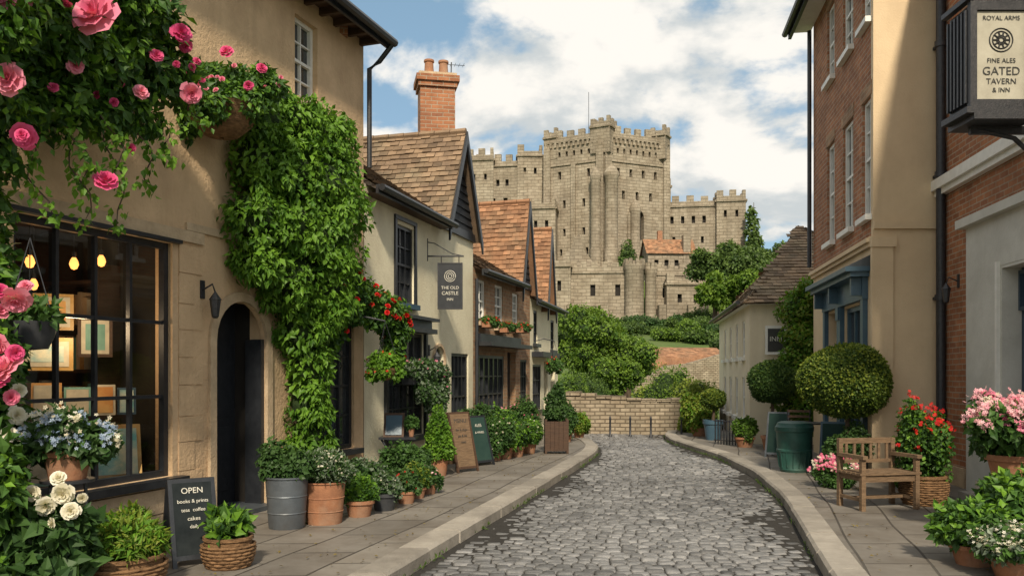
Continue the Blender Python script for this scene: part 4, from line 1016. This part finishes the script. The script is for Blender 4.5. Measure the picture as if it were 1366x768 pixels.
flowers('magenta_blooms',g,[(-3.14,5.2,1.68),(-3.1,5.12,1.55),(-3.15,5.25,2.1),(-3.0,5.15,1.72)],[.07,.07,.05,.05],magP,ROSE,(.3,-1,.2),.6)

# ---------------------------------------------------------------- pots
def pot(parent,x,y,z,rt,h,mat,style='std'):
    b=B(); rb=rt*.72
    if style=='std': pr=[(.001,z),(rb,z),(rt*.93,z+h*.78),(rt*1.04,z+h*.8),(rt*1.04,z+h),(rt*.9,z+h),(rt*.86,z+h*.85)]
    elif style=='bucket': pr=[(.001,z),(rt*.8,z),(rt*.82,z+.02),(rt*.97,z+h*.96),(rt*1.03,z+h*.97),(rt*1.03,z+h),(rt*.93,z+h),(rt*.9,z+h*.85)]
    elif style=='basket': pr=[(.001,z),(rt*.8,z),(rt*.93,z+h*.3),(rt*1.0,z+h*.7),(rt*.98,z+h*.88),(rt*1.06,z+h*.9),(rt*1.06,z+h),(rt*.93,z+h),(rt*.88,z+h*.85)]
    b.lathe(x,y,pr,24,mat); b.lathe(x,y,[(rt*.88,z+h*.88),(.001,z+h*.92)],20,soil)
    if style=='bucket':
        for k in (.3,.62): b.lathe(x,y,[(rt*(.82+.15*k),z+h*(k-.015)),(rt*(.85+.15*k),z+h*k),(rt*(.83+.15*k),z+h*(k+.02))],24,mat)
    if style=='basket':
        nst=26; rows=int(h*.85/.026)
        for j in range(rows):
            zz=z+.015+j*.026; t=(zz-z)/h; rr=rt*(.81+.62*t*(1-t)+.16*t)
            for i in range(nst):
                if (i+j)%2: continue
                ps=[]
                for q in (-1,-.5,0,.5,1):
                    an=(i+q)*2*math.pi/nst; bulge=.012*(1-q*q)
                    ps.append((x+(rr+bulge)*math.cos(an),y+(rr+bulge)*math.sin(an),zz))
                b.tube(ps,.0125,wicker,5)
    b.done('pot',parent)
def potted(name,x,y,rt,h,pm,style,fr,fh,n,size,lm,z=PZ,flow=None,nsub=5,tmpl=LEAF2,droop=.3,core=.55,inner=.25,gap=None,lm2=None,aspect=1):
    g=group(name,x,y,z); pot(g,x,y,z,rt,h,pm,style); zc=z+h+fh*.38
    bl=[(x,y,zc,fr*.72,fh*.55)]
    for i in range(nsub):
        t=2*math.pi*i/nsub+rng.uniform(-.4,.4); k=rng.uniform(.45,.75)
        bl.append((x+math.cos(t)*fr*k,y+math.sin(t)*fr*k,z+h+fh*rng.uniform(.1,.72),fr*rng.uniform(.26,.46),fh*rng.uniform(.22,.42)))
    leaves('leaves',g,bl,n,size,lm,droop,inner,gap,tmpl,core=core,aspect=aspect)
    if lm2: leaves('light_leaves',g,bl,n//2,size,lm2,droop,inner*.7,gap,tmpl,aspect=aspect,lump=.3)
    if flow:
        for (m,cnt,sz,tm) in flow:
            flowers('blooms',g,onblobs(bl,cnt,1.08),sz,m,tm,(0,-.8,.7))
    return g,bl
potted('potted_fern',-2.72,5.95,.27,.24,wicker,'basket',.30,.28,4500,.07,ivyL,droop=.1,lm2=yelL,aspect=.5,nsub=9,tmpl=LEAF)
potted('potted_herb',-2.20,6.62,.18,.24,wicker,'basket',.16,.20,600,.09,roseL,droop=-.3,tmpl=LEAF,lm2=ivyL,core=None,nsub=6,inner=.5)
g=group('metal_bucket',-2.19,8.3,PZ); pot(g,-2.19,8.3,PZ,.21,.5,zinc,'bucket')
leaves('trailing_leaves',g,[(-2.19,8.3,.68,.22,.14),(-2.1,8.25,.72,.16,.14),(-2.32,8.3,.75,.14,.2)],2300,.06,darkL,.4,.3,core=.5)
potted('potted_lavender',-1.88,8.55,.215,.42,terra,'bucket',.30,.30,4500,.05,darkL,flow=[(whiP,90,.014,SMALL)],lm2=greyL,nsub=8,droop=-.4,aspect=.5)
potted('potted_plant',-1.60,8.95,.155,.17,terra,'std',.18,.26,1800,.055,roseL,lm2=ivyL,droop=-.3,core=.4)
potted('potted_plant',-1.40,9.35,.145,.19,blackpot,'std',.19,.22,2400,.045,darkL,flow=[(whiP,25,.012,SMALL)],lm2=greyL)
potted('potted_plant',-1.22,9.85,.115,.14,terra,'std',.17,.25,2200,.045,darkL,flow=[(redP,18,.014,SMALL)])
potted('potted_plant',-1.14,10.25,.11,.13,terra,'std',.17,.3,2000,.05,roseL,lm2=yelL,droop=-.2,aspect=.6)
potted('potted_plant',-1.03,10.6,.10,.13,terra,'std',.16,.24,2000,.045,darkL,flow=[(mauP,14,.014,SMALL)])
potted('potted_shrub',-1.38,10.9,.16,.22,blackpot,'std',.33,.42,5000,.05,darkL,lm2=roseL,nsub=8)
potted('potted_shrub',-1.75,9.75,.16,.22,blackpot,'std',.28,.3,3600,.05,darkL,lm2=greyL,nsub=8)
g=group('potted_conifer',-1.07,12.45,PZ); pot(g,-1.07,12.45,PZ,.15,.3,terra,'std')
leaves('foliage',g,[(-1.07,12.45,.42+.1*k,.20*(1-(k/7)**1.6)+.02,.12) for k in range(7)],5000,.045,ivyL,-.3,.15,core=.8)
for (x,y,r,h,fr,fh,m,m2) in ((-.30,14.6,.14,.2,.33,.5,darkL,roseL),(-.12,14.9,.15,.2,.28,.45,ivyL,roseL),(.08,15.3,.15,.2,.28,.4,darkL,ivyL),(.32,15.9,.14,.2,.25,.45,roseL,ivyL),(-.72,15.0,.18,.25,.4,.7,darkL,roseL),(-.2,16.6,.18,.25,.4,.6,roseL,ivyL),(.25,17.4,.18,.25,.35,.8,darkL,roseL)):
    potted('potted_shrub',x,y,r,h,R.choice([terra,terra,blackpot]),'std',fr,fh,3000,.055,m,lm2=m2,nsub=8,flow=R.choice([None,[(whiP,20,.02,SMALL)],[(pinkP,16,.02,SMALL)]]))
g=group('wooden_planter',.83,16.0,PZ); b=B(Frame((.63,15.8),(1.03,15.8),'R'))
for i in range(5): b.box(i*.08+.002,i*.08+.078,-.02,0,PZ+.05,PZ+.6,dwood); b.box(i*.08+.002,i*.08+.078,-.4,-.38,PZ+.05,PZ+.6,dwood)
for i in range(5): b.box(0,.02,-.38+i*.072,-.31+i*.072,PZ+.05,PZ+.6,dwood); b.box(.38,.40,-.38+i*.072,-.31+i*.072,PZ+.05,PZ+.6,dwood)
for a in (-.02,.38):
    for d in (-.40,-.02): b.box(a,a+.04,d-.02,d+.022,PZ,PZ+.64,dwood)
b.box(.02,.38,-.37,-.03,PZ+.5,PZ+.56,soil); b.done('box',g)
leaves('leaves',g,[(.8,16,.85,.2,.15),(.78,16,1.05,.14,.2),(.86,16,1.2,.1,.2)],2600,.06,darkL,-.2,.3)
potted('potted_shrub',1.55,19.7,.14,.2,terra,'std',.3,.42,3500,.05,yelL,lm2=ivyL)
potted('potted_shrub',1.18,18.6,.14,.2,terra,'std',.25,.7,3000,.06,darkL,lm2=roseL)
g=group('hydrangea_pot',-3.02,5.8,.0)
b=B(); 
for a in (0,2.1,4.2): b.tube([(-3.02+.16*math.cos(a),5.8+.16*math.sin(a),PZ),(-3.02+.12*math.cos(a),5.8+.12*math.sin(a),.86)],.012,iron,6)
b.lathe(-3.02,5.8,[(.001,.86),(.17,.86),(.17,.88),(.001,.88)],16,iron); b.done('stand',g); pot(g,-3.02,5.8,.88,.16,.2,terra,'std')
hb=[(-3.02,5.8,1.15,.22,.13),(-3.2,5.75,1.12,.15,.12),(-2.84,5.8,1.12,.15,.12),(-3.0,5.7,1.25,.16,.1)]
leaves('leaves',g,hb,2500,.07,darkL,.2,.3,tmpl=LEAF)
cc=onblobs(hb,30,1.08,0.0); flowers('blue_blooms',g,clusters(cc,18,.022),.017,bluP,SMALL,(.1,-.8,.6))
cc=onblobs(hb,12,1.12,0.2); flowers('white_blooms',g,clusters(cc,18,.022),.017,whiP,SMALL,(.1,-.8,.6))
flowers('white_roses',g,[(-3.28,5.65,1.32),(-3.3,5.6,1.2),(-3.24,5.6,1.48)],[.06,.05,.055],whiP,ROSE,(.2,-1,.3))
g=group('potted_white_rose',-3.0,5.55,PZ); pot(g,-3.0,5.55,PZ,.2,.16,terra,'std')
wr=[(-3.0,5.55,.42,.26,.2),(-3.1,5.5,.62,.16,.14),(-2.88,5.5,.6,.15,.14),(-3.0,5.45,.3,.26,.1)]
leaves('leaves',g,wr,1500,.13,darkL,.3,.3,tmpl=LEAF)
flowers('white_blooms',g,[(-2.84,5.4,.84),(-2.78,5.38,.73),(-2.95,5.4,.76),(-2.88,5.42,.93),(-3.04,5.4,.84),(-2.72,5.4,.81),(-2.88,5.35,.66)],[.062,.055,.055,.045,.05,.035,.04],whiP,ROSE,(.15,-.8,.6),.7)
g=group('hanging_pot',-3.3,5.75,1.9); b=B(); x,y,z=-3.22,5.7,1.75
b.lathe(x,y,[(.001,z),(.11,z+.01),(.15,z+.1),(.17,z+.19),(.15,z+.19)],20,blackpot); 
for a in (0,2.1,4.2): b.tube([(x+.16*math.cos(a),y+.16*math.sin(a),z+.19),(x,y,z+.75)],.004,iron,4)
b.done('pot_and_chains',g); leaves('leaves',g,[(x,y,z+.24,.17,.1)],500,.07,roseL,.3,.3,tmpl=LEAF)

def aboard(name,x,y,w,h,ang,bm,fm,txt=None,lean=.22,z=PZ,ink=letter):
    g=group(name,x,y,z); f=Frame((x-math.cos(ang)*w/2,y-math.sin(ang)*w/2),(x+math.cos(ang)*w/2,y+math.sin(ang)*w/2),'R'); b=B(f)
    b.slab(.03,w-.03,z+.06,z+h-.03,lean*.9,0.02,.012,bm)
    for a in (0,w-.032): b.slab(a,a+.032,z,z+h,lean+.01,.01,.03,fm)
    b.slab(.032,w-.032,z+h-.035,z+h,.02,.012,.028,fm); b.slab(.032,w-.032,z+.05,z+.085,lean*.93,lean*.88,.028,fm)
    for a in (0,w-.032): b.slab(a,a+.032,z,z+h-.02,-lean,-.02,.03,fm)
    b.slab(.03,w-.03,z+.08,z+h-.05,-lean*.88,-.03,.012,bm)
    b.done('frame_and_panel',g)
    if txt:
        for i,(s,t,sz) in enumerate(txt):
            text(s,f,w/2,lean*(1-t)+.012,z+h*t,sz,ink,g,tilt=math.atan2(lean,h))
    return g
aboard('chalkboard_sign',-2.56,6.80,.36,.66,.60,chalk,black,[('OPEN',.86,.065),('books & prints',.74,.04),('teas  coffee',.64,.04),('cakes',.54,.045),('daily',.45,.04)],.20)
aboard('sandwich_board',-.83,13.1,.42,.9,.75,woodm,dwood,[('MENU',.85,.09),('fish & chips',.7,.05),('pie & ale',.6,.05),('roast',.5,.05)],.25,ink=signdark)
aboard('sandwich_board',-.60,14.0,.40,.8,.8,greenboard,black,[('ALES',.8,.07),('& WINES',.66,.05)],.25)
g=group('cafe_table',-1.55,11.5,PZ); b=B(Frame((-1.8,11.5),(-1.3,11.5),'R'))
b.box(0,.5,-.4,.0,.70,.73,black)
for (a0,d0,a1,d1) in ((.03,-.03,.42,-.03),(.42,-.05,.03,-.05),(.03,-.37,.42,-.37),(.42,-.35,.03,-.35)): b.tube([(a0,d0,PZ),(a1,d1,.7)],.014,black,6)
b.slab(.05,.33,.73,1.05,-.08,-.2,.015,dwood); b.slab(.08,.30,.76,1.02,-.077,-.177,.002,navy2); b.lathe(.42,-.2,[(.03,.73),(.045,.84),(.03,.84)],10,terra); b.done('table',g)
leaves('table_plant',g,[(-1.38,11.7,.92,.09,.09)],500,.04,roseL)
def wbasket(name,x,y,z,r,n,ls,lm,down=.25,fl=None):
    g=group(name,x,y,z); b=B(); b.lathe(x,y,[(.01,z-r*.8),(r*.5,z-r*.7),(r*.85,z-r*.3),(r,z),(r*.9,z)],16,wicker)
    for a in (0,2.1,4.2): b.tube([(x+r*.95*math.cos(a),y+r*.95*math.sin(a),z),(x,y,z+.6)],.004,iron,4)
    b.tube([(x,y,z+.6),(x-.25,y-.05,z+.65),(x-.45,y-.1,z+.6)],.012,iron,6); b.done('basket',g)
    bl=[(x,y,z+.08,r*1.1,.14),(x-r*.7,y,z-.05,r*.5,down),(x+r*.7,y,z-.05,r*.5,down),(x,y-r*.7,z-.03,r*.5,down*.8)]
    leaves('leaves',g,bl,n,ls,lm,.7,.3); 
    if fl: flowers('blooms',g,onblobs(bl,fl[1],1.1),fl[2],fl[0])
wbasket('hanging_flower_basket',-1.62,10.9,1.66,.2,2400,.05,ivyL,.12,(redP,8,.02))
g=group('window_box',-1.25,13,1.4); b=B(FB); b.box(1.2,2.2,.05,.25,1.42,1.58,blackpot); b.done('box',g)
wb=fb(FB,[(1.3,.2,1.66,.18,.15),(1.6,.22,1.68,.2,.15),(1.95,.22,1.66,.2,.15),(2.2,.25,1.62,.2,.16),(1.4,.28,1.4,.12,.25),(1.75,.3,1.3,.13,.3),(2.1,.3,1.25,.14,.34),(2.3,.3,1.35,.12,.25)])
leaves('leaves',g,wb,4500,.055,darkL,.8,.3); leaves('light_leaves',g,wb,2500,.05,greyL,.8,.3); flowers('blooms',g,onblobs(wb,20,1.1),.02,pinkP)
for (a,z) in ((.48,2.5),(1.58,2.45),(2.72,2.5)):
    w=FC.w(a,.2,z); g=group('window_box',w.x,w.y,w.z); b=B(FC); b.box(a-.26,a+.26,.1,.26,z-.02,z+.08,terra); b.done('box',g)
    bl=fb(FC,[(a-.12,.18,z+.10,.15,.09),(a+.12,.18,z+.10,.15,.09)]); leaves('leaves',g,bl,1000,.05,roseL); flowers('blooms',g,onblobs(bl,18,1.1),.025,redP)
wbasket('hanging_flower_basket',1.0,20.2,1.75,.16,1000,.06,roseL,.1,(redP,8,.03))
lantern(FA,5.30,2.36); lantern(FB,2.45,1.9,.14)

# ---------------------------------------------------------------- right side plants and furniture
def topiary(name,x,y,zc,r,n,size,lm,potm=terra,rt=.2,h=.25,z=PZ,base=False,lm2=None,sq=.92):
    g=group(name,x,y,z); pot(g,x,y,z,rt,h,potm,'std')
    b=B(); b.tube([(x,y,z+h*.8),(x+.02,y,(z+h+zc)/2),(x,y,zc-r*.4)],[.04,.032,.03],barkm,8); b.done('trunk',g)
    leaves('crown',g,[(x,y,zc,r,r*sq)],n,size,lm,.1,.06,lump=.07,core=.9,sj=.5)
    if lm2: leaves('shoots',g,[(x,y,zc,r*1.04,r*sq*1.04)],n//4,size,lm2,-.4,.03,lump=.09)
    if base: leaves('underplanting',g,[(x,y,z+h+.12,rt*1.3,.2),(x+.12,y,z+h+.3,.16,.22)],2500,.05,darkL)
    return g
topiary('topiary_tree',4.70,12.0,1.50,.60,24000,.034,boxL,blackpot,.24,.3,base=True,lm2=yelL,sq=.84)
topiary('topiary_tree',5.05,16.6,1.42,.43,13000,.04,darkL,terra,.2,.28,lm2=boxL)
topiary('topiary_tree',4.50,19.1,1.02,.26,6000,.04,boxL,navy2,.22,.45,lm2=yelL,sq=.8)
potted('potted_shrub',4.72,17.3,.2,.2,terra,'std',.28,.38,3500,.05,boxL,lm2=ivyL,nsub=7)
potted('potted_shrub',4.45,20.3,.2,.2,terra,'std',.45,.9,4500,.07,yelL,lm2=ivyL,nsub=7)
potted('potted_plant',4.98,14.8,.13,.15,terra,'std',.16,.3,1300,.05,roseL,lm2=ivyL)
b=B(Frame((4.28,18.0),(4.65,17.6),'R'))
for i in range(8): b.box(i*.07,i*.07+.018,-.01,.01,PZ,.62,iron)
b.box(-.02,.53,-.018,.018,.58,.60,iron); b.box(-.02,.53,-.018,.018,.18,.20,iron); b.done('iron_railing')
g=group('green_litter_bin',4.30,13.0,PZ); b=B(); x,y=4.30,13.0
b.lathe(x,y,[(.001,PZ),(.20,PZ),(.22,PZ+.04),(.215,PZ+.06),(.25,PZ+.3),(.262,PZ+.31),(.262,PZ+.34),(.25,PZ+.35),(.265,PZ+.6),(.285,PZ+.62),(.285,PZ+.68),(.27,PZ+.69),(.25,PZ+.74),(.2,PZ+.76),(.001,PZ+.77)],24,binm)
for i in range(16):
    t=i*math.pi/8; b.tube([(x+.222*math.cos(t),y+.222*math.sin(t),PZ+.07),(x+.252*math.cos(t),y+.252*math.sin(t),PZ+.3)],.008,binm,4)
b.done('body',g)
g,_=bush('flower_clump',4.25,11.25,.32,.36,3000,.04,roseL,z=PZ,core=.6)
cl=[(4.25,11.25,.30,.30,.2)]; flowers('pink_blooms',g,clusters(onblobs(cl,40,1.05,.0),5,.02),.02,pinkP)
flowers('white_blooms',g,clusters(onblobs(cl,20,1.05,.0),5,.02),.018,whiP)
g=group('wooden_bench',4.12,9.4,PZ); f=Frame((3.78,9.25),(4.48,9.40),'R'); b=B(f); w=f.L
for a in (0,w-.05):
    b.box(a,a+.05,-.03,.02,PZ,.66,woodm); b.box(a,a+.05,-.45,-.40,PZ,.86,woodm); b.box(a-.005,a+.055,-.43,.05,.661,.70,woodm); b.box(a+.01,a+.04,-.40,-.03,.42,.48,woodm); b.box(a+.01,a+.04,-.40,-.03,.2,.235,woodm)
for i in range(5): b.box(-.02,w+.02,-.40+i*.088,-.33+i*.088,.485,.51,woodm)
b.box(.05,w-.05,-.025,.0,.41,.484,woodm)
b.box(.05,w-.05,-.44,-.41,.80,.86,woodm); b.box(.05,w-.05,-.44,-.41,.58,.62,woodm)
for i in range(6): a=.09+i*(w-.2)/5; b.box(a,a+.03,-.435,-.415,.621,.799,woodm)
b.box(.05,w-.05,-.24,-.2,.2,.235,woodm)
b.done('frame_and_slats',g)
g,bl=potted('potted_red_geranium',4.70,9.75,.24,.34,wicker,'basket',.33,.82,4500,.05,roseL,lm2=ivyL,nsub=11,core=.3,gap=.5)
flowers('red_blooms',g,clusters(onblobs(bl,48,1.1,-.1),4,.018),.024,redP,SMALL,(0,-.8,.5))
g,bl=potted('potted_pink_hydrangea',4.55,7.75,.22,.26,terra,'std',.42,.52,3000,.08,roseL,z=.60,nsub=9,tmpl=LEAF,core=.4)
b=B(); b.box(4.33,4.78,7.52,7.98,PZ,.599,kerbm); b.done('stone_plinth',g)
cc=onblobs(bl,52,1.06,-.1); flowers('pink_heads',g,clusters(cc,30,.03),.022,mauP,SMALL,(0,-.8,.5)); cc=onblobs(bl,8,1.08,0); flowers('white_heads',g,clusters(cc,26,.03),.022,whiP,SMALL,(0,-.8,.5)); cc=onblobs(bl,16,1.06,0); flowers('deep_pink_heads',g,clusters(cc,22,.03),.022,pinkP,SMALL,(0,-.8,.5))
potted('potted_shrub',3.62,6.70,.17,.16,terra,'std',.28,.34,3800,.07,roseL,tmpl=LEAF,lm2=ivyL,nsub=9)
potted('potted_shrub',4.12,6.95,.2,.2,terra,'std',.38,.46,4500,.075,roseL,tmpl=LEAF,lm2=ivyL,nsub=9)
g,bl=potted('potted_white_flowers',3.72,6.25,.22,.16,terra,'std',.36,.22,3300,.045,roseL,lm2=greyL,nsub=8)
flowers('white_blooms',g,clusters(onblobs(bl,110,1.06,0),5,.015),.014,whiP,SMALL,(0,-.4,1))
potted('potted_shrub',5.1,10.6,.15,.2,terra,'std',.22,.35,2000,.06,roseL,tmpl=LEAF)
aboard('chalkboard_sign',4.95,13.1,.4,.75,-.5,greenboard,navy2,None,.2)
aboard('chalkboard_sign',4.78,15.3,.38,.8,-.6,greenboard,zinc,None,.2)
def chair(x,y,ang):
    g=group('cafe_chair',x,y,PZ); f=Frame((x,y),(x+math.cos(ang),y+math.sin(ang)),'R'); b=B(f)
    for a in (0,.36):
        b.tube([(a,0,PZ),(a,0,.55)],.012,black,6); b.tube([(a,-.36,PZ),(a,-.36,.55),(a,-.40,.98)],.012,black,6)
    for i in range(5): b.box(-.01,.37,-.37+i*.078,-.31+i*.078,.55,.57,dwood)
    for z in (.75,.84,.93): b.box(0,.36,-.40,-.385,z,z+.04,dwood)
    b.done('frame',g)
chair(4.55,14.2,-.4)
g=group('cafe_table',4.75,13.9,PZ); b=B(); b.lathe(4.82,13.75,[(.001,.78),(.28,.78),(.28,.8),(.001,.8)],20,black); b.tube([(4.82,13.75,PZ),(4.82,13.75,.78)],.02,black,6); b.lathe(4.82,13.75,[(.2,PZ),(.05,PZ+.05)],12,black); b.done('table',g)
g=group('climbing_ivy',5.9,17.4,0)
iv=[(5.75,17.2,2.9,.38,.36),(6.05,17.1,3.2,.36,.36),(6.25,17.1,2.7,.4,.4),(5.8,17.15,2.3,.36,.4),(6.1,17.0,2.1,.42,.42),(6.3,17.0,1.6,.42,.42),(5.95,17.0,1.5,.36,.4),(6.0,17,.9,.4,.5),(6.3,16.9,3.1,.3,.3),(5.6,17.1,1.1,.3,.5),(5.65,17.15,1.8,.3,.4)]
leaves('leaves',g,iv,11000,.075,ivyL,.7,.25,lump=.22,core=.6); leaves('golden_leaves',g,iv,6000,.07,yelL,.7,.2,lump=.3)
fp=[];
for i in range(420):
    y=rng.uniform(5.5,16)
    if rng.random()<.6: x=LK(y)-.28-abs(rng.normal())*.7
    else: x=RK(y)+.28+abs(rng.normal())*.5
    fp.append((x,y,PZ+.018))
fp=np.array(fp); n=len(fp); up=np.array([0,0,1.])
scatter('fallen_leaves',None,LEAF[0],LEAF[1],fp,rng.normal(size=(n,3))*np.array([1,1,.1]),up+rng.normal(size=(n,3))*.25,rng.uniform(.02,.045,n),rng.random(n),leafmat('dry_leaf',(.10,.06,.02),(.25,.2,.06)))
wp=[]
for i in range(1300):
    y=rng.uniform(5.5,22)
    if i%2: wp.append((LK(y)+.01+abs(rng.normal())*.02,y,0))
    else: wp.append((RK(y)-.01-abs(rng.normal())*.02,y,0))
for i in range(500):
    a=rng.uniform(2.,LA); w_=FA.w(a,.06+abs(rng.normal())*.03,PZ); wp.append((w_.x,w_.y,PZ))
wp=np.array(wp); wp=wp[sn(wp,1.7)>-.1]; n=len(wp)
scatter('weeds',None,LEAF[0]*np.array([.45,1,1]),LEAF[1],wp,rng.normal(size=(n,3))*.5+up,rng.normal(size=(n,3)),rng.uniform(.02,.06,n),rng.random(n),boxL)

# ---------------------------------------------------------------- sky, sun, camera
w=bpy.data.worlds.new('World'); scn.world=w; w.use_nodes=True; nt=w.node_tree
for n_ in list(nt.nodes): nt.nodes.remove(n_)
out=N(nt,'ShaderNodeOutputWorld')
SE=math.radians(40); AZ=math.radians(177)   # azimuth clockwise from +Y: almost directly behind the viewer
dirv=Vector((math.sin(AZ)*math.cos(SE),math.cos(AZ)*math.cos(SE),math.sin(SE)))
sky=N(nt,'ShaderNodeTexSky',sky_type='NISHITA'); sky.sun_disc=False; sky.sun_elevation=SE; sky.sun_rotation=AZ; sky.ozone_density=.8; sky.dust_density=2.5; sky.air_density=.9
bg=N(nt,'ShaderNodeBackground'); bg.inputs[1].default_value=.15; nt.links.new(sky.outputs[0],bg.inputs[0])
bgh=N(nt,'ShaderNodeBackground'); bgh.inputs[0].default_value=(.34,.58,.68,1); bgh.inputs[1].default_value=.95
mh=N(nt,'ShaderNodeMixShader'); mh.inputs[0].default_value=.4; nt.links.new(bg.outputs[0],mh.inputs[1]); nt.links.new(bgh.outputs[0],mh.inputs[2])
tc=N(nt,'ShaderNodeTexCoord'); sx=N(nt,'ShaderNodeSeparateXYZ'); nt.links.new(tc.outputs['Generated'],sx.inputs[0])
zz=math_(nt,'ADD',math_(nt,'MAXIMUM',sx.outputs[2],0),.34)
cx=math_(nt,'DIVIDE',sx.outputs[0],zz); cy=math_(nt,'DIVIDE',sx.outputs[1],zz)
cb=N(nt,'ShaderNodeCombineXYZ'); nt.links.new(cx,cb.inputs[0]); nt.links.new(cy,cb.inputs[1]); cb.inputs[2].default_value=1.7
def cn(vec,sc,det,ro=.55,di=.15):
    n1=N(nt,'ShaderNodeTexNoise'); n1.inputs['Scale'].default_value=sc; n1.inputs['Detail'].default_value=det; n1.inputs['Roughness'].default_value=ro; n1.inputs['Distortion'].default_value=di
    nt.links.new(vec,n1.inputs['Vector']); return n1.outputs[0]
def sst(v,a,b):
    m_=N(nt,'ShaderNodeMapRange',interpolation_type='SMOOTHSTEP'); m_.inputs[1].default_value=a; m_.inputs[2].default_value=b; nt.links.new(v,m_.inputs[0]); return m_.outputs[0]
base=cn(cb.outputs[0],2.3,8)
mask=sst(base,.42,.495)
mp=N(nt,'ShaderNodeMapping'); mp.inputs['Location'].default_value=(.05,-.12,.04); nt.links.new(cb.outputs[0],mp.inputs[0])
off=cn(mp.outputs[0],2.3,8)
lit=math_(nt,'ADD',math_(nt,'MULTIPLY',math_(nt,'SUBTRACT',base,off),5.0),.5)
lit=math_(nt,'ADD',math_(nt,'MULTIPLY',lit,.6),math_(nt,'MULTIPLY',cn(cb.outputs[0],4.2,6),.5))
cc=mixc(nt,sst(lit,.26,.70),(.60,.64,.65),(.99,.95,.88))
bg2=N(nt,'ShaderNodeBackground'); bg2.inputs[1].default_value=1.03; nt.links.new(cc,bg2.inputs[0])
mx=N(nt,'ShaderNodeMixShader'); nt.links.new(mask,mx.inputs[0]); nt.links.new(mh.outputs[0],mx.inputs[1]); nt.links.new(bg2.outputs[0],mx.inputs[2]); nt.links.new(mx.outputs[0],out.inputs[0])
sl=bpy.data.lights.new('sun','SUN'); sl.energy=4.8; sl.angle=math.radians(4); sl.color=(1,.87,.68)
so=bpy.data.objects.new('sun',sl); scn.collection.objects.link(so)
so.rotation_euler=dirv.to_track_quat('Z','Y').to_euler(); so.location=(8,-10,20)
cam=bpy.data.cameras.new('camera'); cam.lens=30; cam.sensor_width=36; cam.shift_y=113/1366; cam.clip_end=3000; cam.clip_start=.05
co=bpy.data.objects.new('camera',cam); scn.collection.objects.link(co); co.location=(0,0,1.6); co.rotation_euler=(math.radians(90),0,0)
scn.camera=co
scn.view_settings.view_transform='Standard'; scn.view_settings.look='None'; scn.view_settings.exposure=0
